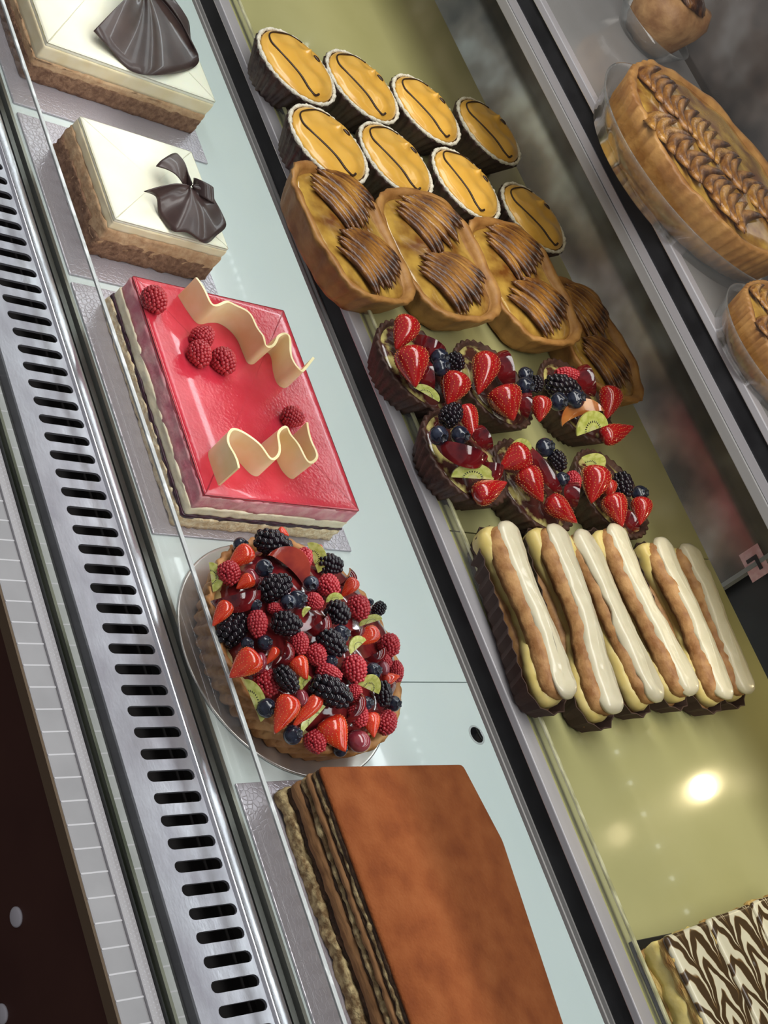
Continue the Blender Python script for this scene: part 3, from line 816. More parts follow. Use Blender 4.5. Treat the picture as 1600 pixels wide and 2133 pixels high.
TART = [
 # kind, crop x, y, length, width, angle, lift, place words
 ('plum', 725, 320, 290, 150, 42, -.003, 'large glazed red plum slice below the topmost blackberry'),
 ('plum', 430, 460, 310, 130, -12, -.001, 'large glazed plum slice at the upper left rim of the big tart'),
 ('plum', 905, 620, 180, 105, -38, 0, 'glazed plum slice between two blackberries at the middle of the big tart'),
 ('plum', 1120, 1120, 210, 80, -62, -.002, 'glazed plum slice beside the longest blackberry'),
 ('plum', 690, 800, 170, 90, -65, -.002, 'glazed plum slice above the lower left blackberry'),
 ('plum', 1255, 800, 150, 70, -30, -.002, 'glazed plum slice below the right-hand rim raspberry'),
 ('plum', 1075, 345, 120, 80, -60, -.002, 'glazed plum slice beneath the upper right blackberry'),
 ('plum', 1150, 665, 110, 60, -10, -.002, 'glazed plum slice under the right-hand strawberry slice'),
 ('kiwi', 285, 350, 180, 75, 82, .001, 'kiwi slice at the left rim below the upper left raspberry'),
 ('kiwi', 890, 235, 190, 85, 70, 0, 'kiwi slice beside the top raspberry'),
 ('kiwi', 855, 560, 75, 40, -50, .004, 'tiny kiwi piece right of the middle blackberry'),
 ('kiwi', 1160, 765, 130, 75, -42, .002, 'kiwi wedge at the right, below the strawberry slice'),
 ('kiwi', 530, 1085, 270, 80, 68, .001, 'long kiwi slice at the lower left rim'),
 ('kiwi', 1220, 1015, 140, 95, 25, .004, 'pale kiwi chunk beside the lower right blackberry'),
 ('kiwi', 895, 1195, 210, 70, -48, .001, 'kiwi slice with dark seeds near the lower rim'),
 ('kiwi', 1235, 620, 150, 50, -18, .002, 'thin kiwi slice sticking out at the right rim'),
 ('kiwi', 1020, 488, 110, 50, -12, .001, 'kiwi sliver above the right-hand blackberry'),
 ('kiwi', 850, 985, 100, 70, -50, -.002, 'kiwi piece left of the longest blackberry'),
 ('strawberry_half', 462, 230, 200, 120, 140, 0, 'strawberry slice at the upper left above the raspberry'),
 ('strawberry_half', 490, 380, 130, 90, 145, 0, 'strawberry tip between raspberry and large plum slice'),
 ('strawberry_half', 350, 560, 190, 100, 125, .001, 'strawberry slice along the left rim above the blackberry'),
 ('strawberry_half', 1110, 410, 150, 85, 130, .001, 'strawberry slice at the upper right beside a raspberry'),
 ('strawberry_half', 925, 195, 90, 70, 60, 0, 'strawberry tip behind the kiwi at the top'),
 ('strawberry_half', 488, 868, 230, 165, 140, .001, 'big seeded strawberry half at the lower left'),
 ('strawberry_half', 815, 885, 160, 120, 60, .002, 'strawberry half near the middle, above the longest blackberry'),
 ('strawberry_half', 722, 1155, 260, 150, 115, .001, 'large strawberry slice beside the lower left blueberry'),
 ('strawberry_half', 862, 1140, 270, 95, 132, .001, 'long thin strawberry slice at the lower middle'),
 ('strawberry_half', 1020, 1275, 240, 190, 60, .001, 'biggest strawberry half at the lower rim'),
 ('strawberry_half', 1240, 1220, 160, 110, 80, 0, 'strawberry half beside the lower right raspberry'),
 ('strawberry_half', 1205, 705, 210, 105, 155, .001, 'orange-red strawberry slice at the right'),
 ('strawberry_half', 1350, 952, 120, 75, -15, 0, 'small strawberry slice above the lower right blackberry'),
 ('strawberry_half', 712, 82, 80, 55, 30, .002, 'strawberry tip behind the topmost blackberry'),
 ('strawberry_half', 650, 815, 130, 60, 125, -.001, 'thin strawberry slice below the middle blueberries'),
 ('raspberry', 392, 328, 160, 150, 60, .002, 'raspberry at the upper left of the big tart'),
 ('raspberry', 825, 245, 165, 135, -60, .002, 'raspberry at the top right of the topmost blackberry'),
 ('raspberry', 985, 402, 155, 145, 40, .002, 'raspberry below the upper right blackberry'),
 ('raspberry', 900, 495, 120, 112, 20, .003, 'light red raspberry beside the pair of blueberries'),
 ('raspberry', 1165, 533, 165, 145, 70, .002, 'raspberry beside the right rim blackberry'),
 ('raspberry', 562, 630, 180, 130, 85, .002, 'dark raspberry between two blackberries at left'),
 ('raspberry', 1345, 755, 150, 142, 60, .001, 'raspberry farthest right on the rim'),
 ('raspberry', 812, 745, 150, 120, 80, .001, 'raspberry under the middle blackberry'),
 ('raspberry', 912, 815, 150, 135, 60, .000, 'dark red raspberry at the centre left of a small blueberry'),
 ('raspberry', 1140, 898, 185, 160, 70, .003, 'large raspberry right of centre'),
 ('raspberry', 617, 982, 180, 170, 60, .003, 'large raspberry left of the lower left blackberry'),
 ('raspberry', 988, 918, 175, 110, 20, .000, 'raspberry half hidden behind the longest blackberry'),
 ('raspberry', 1165, 1175, 150, 125, 70, .001, 'dark raspberry above the purple grape'),
 ('raspberry', 1325, 1212, 160, 145, -60, .001, 'raspberry at the lower right rim'),
 ('raspberry', 907, 1330, 155, 142, 60, .001, 'raspberry at the bottom rim'),
 ('raspberry', 1388, 910, 140, 95, 80, .000, 'raspberry at the right rim below the blueberry'),
 ('raspberry', 1315, 850, 100, 95, 30, .000, 'open raspberry below the farthest right raspberry'),
 ('raspberry', 1140, 1040, 120, 100, 80, .000, 'raspberry between the longest blackberry and the pale kiwi chunk'),
 ('raspberry', 680, 540, 130, 80, 10, -.001, 'raspberry tucked above the middle blackberry'),
 ('blackberry', 655, 145, 255, 165, 18, .004, 'topmost blackberry, next to the pink cake board'),
 ('blackberry', 995, 272, 175, 130, 10, .003, 'blackberry at the upper right of the big tart'),
 ('blackberry', 668, 408, 235, 165, -28, .004, 'blackberry below the topmost large plum slice'),
 ('blackberry', 412, 658, 260, 180, -58, .004, 'big blackberry at the left rim'),
 ('blackberry', 735, 625, 205, 155, 12, .005, 'blackberry at the middle of the big tart'),
 ('blackberry', 1040, 562, 175, 150, 30, .004, 'blackberry right of the middle kiwi piece'),
 ('blackberry', 1005, 738, 220, 150, 40, .005, 'blackberry at the centre right beside the kiwi wedge'),
 ('blackberry', 735, 955, 210, 125, 52, .004, 'blackberry lower left beside the large raspberry'),
 ('blackberry', 1000, 1032, 300, 185, 27, .005, 'longest blackberry, at the lower middle'),
 ('blackberry', 1310, 1042, 175, 110, 82, .003, 'blackberry at the lower right rim'),
 ('blackberry', 1282, 540, 110, 85, 130, .000, 'small blackberry at the right rim'),
 ('blueberry', 460, 158, 95, 95, 0, .001, 'blueberry at the top left rim'),
 ('blueberry', 600, 295, 112, 112, 30, .006, 'blueberry above the upper plum slice'),
 ('blueberry', 880, 388, 98, 98, 90, .003, 'blueberry right of the upper plum slice'),
 ('blueberry', 800, 482, 118, 118, 0, .004, 'right blueberry of the pair at the middle'),
 ('blueberry', 745, 500, 100, 100, 90, .006, 'left blueberry of the pair at the middle'),
 ('blueberry', 545, 515, 86, 86, 0, .003, 'blueberry beside the left large plum slice'),
 ('blueberry', 1060, 688, 112, 112, 0, .005, 'blueberry between two blackberries at the centre right'),
 ('blueberry', 615, 1128, 122, 122, 45, .005, 'blueberry on the long kiwi slice at the lower left'),
 ('blueberry', 770, 1288, 122, 122, 0, .002, 'blueberry at the lower rim beside the seeded kiwi'),
 ('blueberry', 1252, 908, 104, 104, 0, .002, 'blueberry right of the large raspberry'),
 ('blueberry', 1000, 852, 80, 80, 0, .001, 'small blueberry at the centre'),
 ('blueberry', 1212, 1100, 86, 86, 0, .002, 'blueberry below the pale kiwi chunk'),
 ('blueberry', 1372, 1102, 96, 96, 20, .000, 'blueberry at the far right below the rim blackberry'),
 ('blueberry', 1052, 1372, 96, 96, 0, .000, 'blueberry at the bottom rim beside the cream'),
 ('blueberry', 500, 745, 80, 80, 0, .000, 'blueberry below the dark raspberry at left'),
 ('blueberry', 605, 740, 95, 95, 0, .000, 'blueberry left of centre under the dark raspberry'),
 ('blueberry', 1232, 498, 45, 45, 0, .002, 'tiny blueberry above the right rim blackberry'),
 ('grape', 1162, 1325, 150, 135, 20, .001, 'purple grape at the bottom right rim'),
 ('grape', 575, 860, 130, 85, 100, 0, 'grape half behind the big seeded strawberry'),
 ('grape', 1310, 888, 95, 75, 60, .000, 'grape half inside the right rim fruit'),
 ('grape', 530, 352, 120, 90, 60, -.002, 'dark grape beneath the upper blackberry'),
 ('grape', 825, 1070, 110, 85, 80, -.001, 'glazed grape under the longest blackberry'),
]
for k, (kd, a, b, l, w, ang, lift, lb) in enumerate(TART):
    place(kd, 340 + a / 2.857, 1080 + b / 2.857, l / 2.857, w / 2.857, ang, tdome, lb if 'tart' in lb else lb + ', on the big tart', G, k, lift=lift, roll=(35 if kd == 'kiwi' else 0))

# ================================================================== MIDDLE SHELF
# --- chocolate shells with yellow custard
cshell = mat('chocolate_shell', (.030, .013, .009), .5, (.050, .024, .016), 120, (.4, .6), bump=.3, bscale=300)
sugar = mat('sugar_rim', (.60, .56, .44), .8, (.78, .74, .62), 300, (.4, .6), bump=.8, bscale=700)
custard = mat('yellow_custard', (.66, .36, .055), .30, (.72, .42, .085), 40, (.35, .65), coat=.3, sss=.15)
drizzle = mat('chocolate_drizzle', (.035, .016, .008), .25)
RM = .0405
def mini_root(label, loc):
    return thing('custard_tart', label, 'custard tart', loc, 'custard tarts in chocolate shells')
def mini_proto(label, loc):
    t = mini_root(label, loc)
    fl = lambda tt, j, r: r + (.0012 * math.sin(30 * tt) if j in (1, 2, 3, 4) else 0)
    bm = lathe([(0, 0), (.028, 0), (.030, .004), (.0355, .016), (.0402, .0255), (.0400, .0275), (.0372, .0275), (.036, .023), (0, .021)], 120, f=fl)
    link('shell', bm, cshell, t)
    bm = bmesh.new(); n = 110
    prev = None; rs = []
    for i in range(n):
        a = 2 * PI * i / n; rr = .0012 + .0007 * noise.noise(Vector((math.cos(a) * 22, math.sin(a) * 22, 1))) + R.uniform(-.00025, .00025)
        c = Vector((math.cos(a), math.sin(a), 0)) * .0388 + Vector((0, 0, .0278))
        rs.append([bm.verts.new(c + Vector((math.cos(a) * math.cos(b), math.sin(a) * math.cos(b), math.sin(b))) * rr * 1.3) for b in [2 * PI * q / 8 for q in range(8)]])
    for i in range(n):
        for q in range(8): bm.faces.new((rs[i][q], rs[i][(q + 1) % 8], rs[(i + 1) % n][(q + 1) % 8], rs[(i + 1) % n][q]))
    link('sugar_rim', bm, sugar, t)
    pr_ = [(.0368, .0262), (.0362, .0290), (.0330, .0318), (.027, .0338), (.020, .0349), (.012, .0355), (.006, .0358), (0, .0359)]
    fine = [tuple(x_ + (y_ - x_) * q_ / 4 for x_, y_ in zip(a_, b_)) for a_, b_ in zip(pr_, pr_[1:]) for q_ in range(4)] + [pr_[-1]]
    bm = lathe([(0, .0225), (.0366, .0225)] + fine, 96)
    for v in bm.verts:
        if v.co.z > .024:
            v.co.z += .0026 * noise.noise(v.co * 60) * min(1, (.0368 - v.co.xy.length) / .008)
            d_ = (v.co.xy - Vector((-.010, .009))).length
            v.co.z += .0068 * math.exp(-(d_ / .0036) ** 1.3)
    link('custard', bm, custard, t)
    # S shaped drizzle across the custard and a dot
    def top(x, y):
        r_ = math.hypot(x, y)
        for (ra, za), (rb, zb) in zip(pr_, pr_[1:]):
            if rb <= r_ <= ra: return zb + (za - zb) * (r_ - rb) / (ra - rb) + .0004 + .0026 * noise.noise(Vector((x, y, .033)) * 60) * min(1, (.0368 - r_) / .008)
        return .036
    dr_ = lambda x, y: (x * .77 - y * .64 + .003, x * .64 + y * .77 - .004)
    P = [Vector((*dr_(x, y), top(*dr_(x, y)))) for x, y in [(-.012, .031), (-.024, .022), (-.0325, .004), (-.028, -.008), (-.017, -.0125), (-.003, -.0125), (.010, -.014), (.020, -.0165), (.0275, -.0150), (.0290, -.0110)]]
    bm = tube(spline(P, 6), .00085, 6, taper=lambda s: .75 + .5 * s)
    bmesh.ops.create_icosphere(bm, subdivisions=2, radius=1, matrix=Matrix.Translation((-.0085, .0190, top(-.0085, .0190))) @ Matrix.Rotation(.6, 4, 'Z') @ Matrix.Diagonal((.0038, .0020, .0014, 1)))
    link('chocolate_drizzle', bm, drizzle, t)
    return t
def dup(root, name, loc, rz, label):
    r = root.copy(); C.objects.link(r); r.name = name; r.location = loc; r.rotation_euler = (0, 0, rz); r['label'] = label
    for ch in root.children:
        c = ch.copy(); C.objects.link(c); c.parent = r
    return r
minis = [(622, 135, 'custard tart of the back row beside the shelf rail, farthest up in the photo'), (759, 177, 'second custard tart of the back row from the shelf rail'),
         (892, 225, 'third custard tart of the back row from the shelf rail'), (1022, 270, 'fourth custard tart of the back row, nearest the dark door'),
         (689, 297, 'custard tart of the nearer row beside the shelf rail, behind the leftmost apple tart'), (829, 330, 'second custard tart of the nearer row from the rail'),
         (975, 380, 'third custard tart of the nearer row, behind the middle apple tarts'), (1115, 450, 'custard tart of the nearer row closest to the dark door')]
root = None
for i, (u, v, lb) in enumerate(minis):
    p = at(u, v, Z2 + .030); p.z = Z2
    if root is None: root = mini_proto(lb, p)
    else: dup(root, 'custard_tart', p, R.uniform(-.22, .22), lb)

# --- apple tarts: boat shaped crusts with fans of caramelised apple
acrust = mat('apple_tart_crust', (.26, .110, .026), .5, (.42, .215, .060), 60, (.35, .65), bump=.3, bscale=180)
afill = mat('baked_custard', (.15, .050, .009), .20, (.48, .29, .055), 42, (.35, .65), coat=.5, bump=.15, bscale=120)
aslice = mat('caramel_apple', (.026, .009, .004), .34, (.34, .15, .028), 70, (.38, .66), col3=(.11, .038, .009), coat=.22, bump=.7, bscale=210, stretch=(.6, 1.5, 1))
aslice2 = mat('caramel_apple_pale', (.07, .022, .006), .18, (.44, .22, .045), 75, (.36, .66), col3=(.19, .075, .015), coat=.25, bump=.7, bscale=210, stretch=(.6, 1.5, 1))
def slice_mesh(m_=None, L=.050, w=.0135, th=.0050):
    bm = bmesh.new(); n, m = 14, 6; rows = []
    for j in range(n + 1):
        t = j / n; s = math.sin(PI * t)
        row = []
        for i in range(m + 1):
            q = i / m
            row.append(bm.verts.new((L * (t - .5), w * s ** .7 * (q - .15) + .006 * s, th * s ** .5 * math.sin(PI * q) ** .6 * (1.25 - .7 * q))))
        rows.append(row)
    for a, b in zip(rows, rows[1:]):
        for i in range(m): bm.faces.new((a[i], a[i + 1], b[i + 1], b[i]))
        bm.faces.new((a[m], a[0], b[0], b[m]))
    bmesh.ops.remove_doubles(bm, verts=bm.verts, dist=1e-5)
    return finish('apple_slice', bm, [m_])
SL = [slice_mesh(aslice), slice_mesh(aslice2)]
def add_slice(parent, x, y, z, rz, tilt, s=1, k=0):
    o = bpy.data.objects.new('apple_slice', SL[k]); C.objects.link(o); o.parent = parent
    o.location = (x, y, z); o.rotation_euler = (tilt, 0, rz); o.scale = (s, s, s); return o
def apple_boat(label, loc, rz, tilt, a=.066, b=.0475, h=.026, seed=0, point=0):
    t = thing('apple_tart', label, 'apple tart', loc, 'apple tarts on the middle shelf'); t.rotation_euler = (tilt[0], tilt[1], rz)
    out = [Vector((a * math.copysign(abs(math.cos(q)) ** .62, math.cos(q)), b * math.copysign(abs(math.sin(q)) ** .72, math.sin(q)))) for q in [2 * PI * i / 96 for i in range(96)]]
    flt_ = lambda i, j: .0008 * math.sin(i * PI / 2) if j in (1, 2, 3, 4) else 0
    bm = rings(out, [(-.010, 0), (-.009, .003), (-.005, h * .45), (-.001, h * .85), (.0012, h), (.0005, h + .0018), (-.0035, h + .0015), (-.006, h - .002), (-.0075, h - .005)], (.9, .6, .3), offf=flt_)
    for v in bm.verts:
        if v.co.z > h * .6: v.co.z += .0030 * noise.noise(v.co * 45 + Vector((seed * 5, 0, 0)))
    nz(bm, .0012, 90, seed)
    link('crust', bm, acrust, t)
    bm = rings(out, [(-.0085, h * .5), (-.0068, h - .0040), (-.009, h - .0022)], (.85, .65, .45, .2), dome=.003)
    nz(bm, .0016, 70, seed + 3)
    link('custard', bm, afill, t)
    rr = random.Random(seed)
    for cx_, dr in ((-.032, 1), (.027, 1)):
        for k in range(10):
            q = (k - 4.5) * .0050; fl_ = 1 if cx_ < 0 else 0
            sc_ = (1.08 - .05 * abs(k - 4.5)) * rr.uniform(1.05, 1.22)
            add_slice(t, cx_ - q * .62, q * .9 + (.003 if cx_ < 0 else -.003), h + .0022, math.radians(40 + rr.uniform(-6, 6) + rr.uniform(-4, 4) + (k - 4.5) * 4), -.26 + rr.uniform(-.12, .12), sc_, 1 if rr.random() < .30 else 0)
    return t
bo = [((742, 478), .10, (.0, .0), 'glossy apple tart at the front, half behind the acrylic guard of the middle shelf'),
      ((918, 535), .06, (.16, .0), 'apple tart second from the shelf rail, with dark brown apple fans'),
      ((1092, 590), .06, (.12, .0), 'apple tart third from the shelf rail with the darkest brown fans'),
      ((1243, 700), -.02, (.0, .0), 'apple tart nearest the dark door at the back of the middle shelf')]
for i, ((u, v), rz, tl, lb) in enumerate(bo):
    p = at(u, v, Z2 + .030); p.z = Z2 + (.0004 if i in (0, 3) else .0065)
    apple_boat(lb, p, rz, tl, seed=i + 1)

# --- berry tartlets in chocolate shells
tshell = mat('tartlet_shell', (.040, .016, .010), .55, (.070, .030, .018), 110, (.4, .6), bump=.4, bscale=300)
tcust = mat('tartlet_custard', (.06, .016, .012), .18, (.50, .43, .15), 55, (.50, .60), coat=.6)
tl = [(305, 290, 'berry tartlet at the far end beside the acrylic guard'), (690, 385, 'berry tartlet in the far row below the middle apple tart'), (1120, 470, 'berry tartlet nearest the dark door with an orange plum slice'),
      (545, 765, 'berry tartlet beside the guard next to the first eclair, with blueberries'), (900, 915, 'middle berry tartlet of the row next to the eclairs'), (1305, 955, 'berry tartlet next to the eclairs and nearest the dark door')]
root = None
for i, (a, b, lb) in enumerate(tl):
    p = at(760 + a / 2.5, 640 + b / 2.5, Z2 + .028); p.z = Z2
    if root is None:
        root = thing('berry_tartlet', lb, 'tartlet', p, 'chocolate berry tartlets')
        fl = lambda tt, j, r: r + (.0013 * math.sin(32 * tt) if j in (1, 2, 3, 4, 5) else 0)
        bm = lathe([(0, 0), (.029, 0), (.031, .004), (.0370, .015), (.0412, .0235), (.0408, .0250), (.0385, .0250), (.0372, .022), (0, .018)], 128, f=fl)
        link('shell', bm, tshell, root)
        bm = lathe([(0, .0195), (.0370, .0195), (.0365, .0228), (.031, .0243), (.018, .0258), (0, .0265)], 48); nz(bm, .0014, 80, 2)
        link('custard', bm, tcust, root)
    else: dup(root, 'berry_tartlet', p, R.uniform(-.5, .5), lb)
G2 = 'fruit on the berry tartlets'
tz = lambda x, y: Z2 + .034
names = ['far berry tartlet by the guard', 'far berry tartlet below the apple tarts', 'berry tartlet nearest the dark door', 'near berry tartlet by the guard', 'middle near berry tartlet', 'near berry tartlet at the shelf back']
TF = [
 # kind, x, y, len, wid, angle, lift, tartlet, words
 ('plum', 335, 195, 170, 100, 30, 0, 0, 'orange-red plum slice'), ('plum', 340, 370, 150, 80, 80, 0, 0, 'dark glazed plum slice'),
 ('strawberry_half', 205, 128, 190, 120, 115, .004, 0, 'upper strawberry half showing its pale cut side'), ('strawberry', 248, 300, 205, 160, 82, .006, 0, 'large whole strawberry'),
 ('blueberry', 388, 262, 90, 90, 20, .006, 0, 'upper left blueberry'), ('blueberry', 395, 312, 88, 88, 0, .006, 0, 'lower blueberry'), ('blackberry', 472, 285, 105, 90, 60, .004, 0, 'blackberry'),
 ('strawberry', 465, 420, 175, 140, 110, .004, 0, 'lower right strawberry'), ('kiwi', 320, 455, 140, 40, 30, 0, 0, 'pale kiwi edge'),
 ('kiwi', 580, 285, 110, 60, 110, 0, 1, 'pale kiwi slice'), ('plum', 745, 330, 190, 100, 75, .003, 1, 'glossy dark plum slice'),
 ('strawberry', 622, 335, 225, 130, 105, .006, 1, 'tall upper strawberry'), ('strawberry', 738, 492, 180, 160, 70, .006, 1, 'round lower strawberry'),
 ('blueberry', 835, 350, 72, 72, 0, .004, 1, 'upper blueberry'), ('blueberry', 835, 412, 90, 90, 30, .006, 1, 'lower blueberry'), ('blackberry', 893, 400, 90, 70, 80, .003, 1, 'blackberry'),
 ('plum', 850, 520, 130, 70, 95, .002, 1, 'glazed plum slice'), ('strawberry', 915, 525, 130, 100, 95, .004, 1, 'small right-hand strawberry'),
 ('raspberry', 1060, 350, 140, 70, 5, 0, 2, 'raspberry at the back'), ('plum', 1165, 385, 160, 90, 70, .002, 2, 'dark glazed plum slice'),
 ('blackberry', 1030, 412, 190, 110, 15, .004, 2, 'blackberry'), ('blueberry', 1008, 492, 88, 88, 30, .006, 2, 'left blueberry'), ('blueberry', 1095, 478, 95, 95, 0, .006, 2, 'right blueberry'),
 ('yellow_plum', 1140, 585, 230, 85, -20, .001, 2, 'long orange plum slice'), ('strawberry_half', 1275, 490, 170, 110, 100, .004, 2, 'upper strawberry half overhanging the shell'),
 ('strawberry_half', 1305, 655, 190, 95, -20, .002, 2, 'lower strawberry half pointing outward'), ('kiwi', 1185, 640, 170, 90, -20, .001, 2, 'kiwi slice'),
 ('plum', 625, 680, 130, 80, 60, .004, 3, 'purple plum slice'), ('plum', 500, 745, 260, 110, 18, .002, 3, 'long dark plum slice'), ('plum', 640, 830, 140, 100, 10, .002, 3, 'glazed plum slice beside the strawberry'),
 ('blackberry', 450, 560, 140, 105, -50, .006, 3, 'blackberry'), ('strawberry_half', 545, 590, 190, 90, 75, .005, 3, 'upright strawberry half beside the blackberry'),
 ('blueberry', 385, 668, 94, 94, 60, .004, 3, 'left blueberry'), ('blueberry', 495, 668, 92, 92, 30, .006, 3, 'right blueberry'),
 ('kiwi', 560, 890, 210, 70, 3, 0, 3, 'kiwi slice'), ('strawberry', 645, 955, 190, 115, -25, .002, 3, 'pointed lower strawberry'),
 ('kiwi', 810, 750, 110, 60, 10, .002, 4, 'kiwi slice'), ('plum', 940, 850, 260, 70, 55, .004, 4, 'long plum slice'), ('strawberry_half', 785, 790, 170, 130, 150, .008, 4, 'glossy upper strawberry half'),
 ('blueberry', 938, 730, 90, 90, 0, .003, 4, 'upper blueberry'), ('blackberry', 1005, 800, 115, 85, 60, .003, 4, 'blackberry'), ('blueberry', 1028, 895, 68, 68, 0, .004, 4, 'lower blueberry'),
 ('strawberry', 870, 915, 190, 125, 60, .006, 4, 'middle strawberry'), ('strawberry', 1020, 1052, 190, 105, 40, .004, 4, 'long lower strawberry'),
 ('kiwi', 1160, 835, 110, 90, 60, .002, 5, 'pale kiwi chunk'), ('plum', 1095, 985, 130, 80, 90, .002, 5, 'dark glazed plum slice'), ('raspberry', 1085, 910, 110, 80, 80, .002, 5, 'raspberry'),
 ('strawberry', 1198, 915, 190, 140, 100, .006, 5, 'large upper strawberry'), ('strawberry', 1308, 1048, 170, 120, 70, .005, 5, 'middle strawberry'),
 ('blackberry', 1345, 925, 140, 95, 75, .005, 5, 'blackberry'), ('blueberry', 1432, 972, 80, 80, 0, .002, 5, 'blueberry'), ('strawberry', 1440, 1055, 140, 100, 95, .002, 5, 'right-hand strawberry'),
 ('plum', 1390, 1110, 120, 60, 60, .002, 5, 'glazed plum slice at the rim'), ('strawberry', 1272, 945, 100, 75, 90, .002, 5, 'small strawberry in the middle'),
]
for k, (kd, a, b, l, w, ang, lift, ti_, lb) in enumerate(TF):
    place(kd, 760 + a / 2.5, 640 + b / 2.5, l / 2.5 * 1.12, w / 2.5 * 1.16, ang, tz, lb + ' on the ' + names[ti_], G2, k, lift=lift, roll=(30 if kd == 'kiwi' else 0))

# --- eclairs in paper cases
choux = mat('choux_pastry', (.28, .120, .036), .55, (.50, .27, .10), 90, (.35, .65), bump=.4, bscale=230)
ecream = mat('eclair_cream', (.62, .48, .15), .4, (.70, .57, .23), 70, (.35, .65), sss=.2)
eicing = mat('white_icing', (.60, .54, .37), .30, (.66, .60, .43), 60, (.35, .65), coat=.3, sss=.1)
paper = mat('brown_paper', (.045, .022, .015), .75, (.065, .034, .024), 60, (.35, .65))
ends = [((1064, 1094), (1183, 1436)), ((1163, 1098), (1282, 1469)), ((1206, 1108), (1365, 1444)), ((1282, 1098), (1443, 1432)), ((1385, 1127), (1513, 1440)), ((1439, 1139), (1563, 1430))]
words = ['first eclair from the acrylic guard', 'second eclair from the guard, reaching furthest down', 'third eclair from the guard, showing a wide sheet of white icing', 'fourth eclair from the guard', 'fifth eclair from the guard', 'last eclair, nearest the dark door']
for i, (a, b) in enumerate(ends):
    zt = Z2 + .037
    A, B = at(*a, zt), at(*b, zt); mid = (A + B) / 2; Lx = (B - A).length + .006
    rz = math.atan2((B - A).y, (B - A).x)
    base = Vector((mid.x, mid.y, Z2))
    rl = [.05, .02, -.22, .04, .0, .05][i]
    out = stadium(Lx + .006, .0165, 10, .05, 20)
    pc = thing('paper_case', 'dark brown pleated paper case under the ' + words[i].split(',')[0], 'paper case', base, 'paper cases under the eclairs'); pc.rotation_euler = (0, 0, rz)
    bm = rings(out, [(-.006, .0003), (-.003, .004), (.0000, .012), (.0035, .020), (.0026, .020), (-.0012, .012), (-.0042, .0045)], (.8, .4), offf=lambda i_, j: (.0011 if i_ % 2 else -.0011) if j > 0 else 0)
    link('pleated_paper', bm, paper, pc, False)
    e = thing('eclair', 'white iced cream ' + words[i], 'eclair', base + Vector((0, 0, .0048)), 'eclairs on the middle shelf'); e.rotation_euler = (rl, 0, rz)
    wob = lambda x: .0010 * math.sin(x * 75 + i * 2) + .0024 * math.sin(x * 33 + i * 1.7)
    def body(nm, prof, m, w, amp, sc, waist=.2, extra=0, bulge=None, dome_=0):
        o_ = stadium(Lx + extra, w, 12, waist, 26)
        bm = rings(o_, prof, (.85, .6, .3), dome=dome_)
        nz(bm, amp, sc, i * 3 + 1); nz(bm, amp * .4, sc * 3, i)
        for v in bm.verts: v.co.y += wob(v.co.x)
        if bulge: bulge(bm)
        return link(nm, bm, m, e)
    body('bottom_half', [(-.005, 0.0003), (-.001, .002), (.0005, .006), (-.001, .010), (-.004, .012)], choux, .0112, .0012, 120, .25)
    def blg(bm):
        for v in bm.verts:
            s = math.exp(-((v.co.x + Lx / 2 - .012) / .013) ** 2)
            v.co.y += (-.0062 if v.co.y < 0 else .001) * s; v.co.x -= .003 * s; v.co.z += .004 * s * (v.co.z > .012)
            v.co.y += (-.0040 if v.co.y < 0 else .001) * math.exp(-((v.co.x - Lx / 2 + .026) / .024) ** 2)
    body('cream', [(-.004, .0085), (-.0005, .011), (.0008, .0155), (.0002, .0195), (-.003, .022)], ecream, .0112, .0022, 95, .55, 0, blg)
    body('top_half', [(-.004, .0175), (.0002, .0195), (.0012, .024), (-.0008, .0285), (-.004, .031)], choux, .0126, .0013, 110, .25, -.002, None, .0010)
    def drp(bm):
        for v in bm.verts:
            if v.co.z < .0300: v.co.z += .0040 * noise.noise(Vector((v.co.x * 60, v.co.y * 40, i)))
            v.co.y += .0018
    wi = [.0098, .0105, .0135, .0100, .0104, .0104][i]
    body('icing', [(-.0026, .0262), (.0004, .0268), (.0010, .0292), (-.0004, .0320), (-.0030, .0338), (-.006, .0345)], eicing, wi, .0010, 75, .20, .002, drp, .0006)

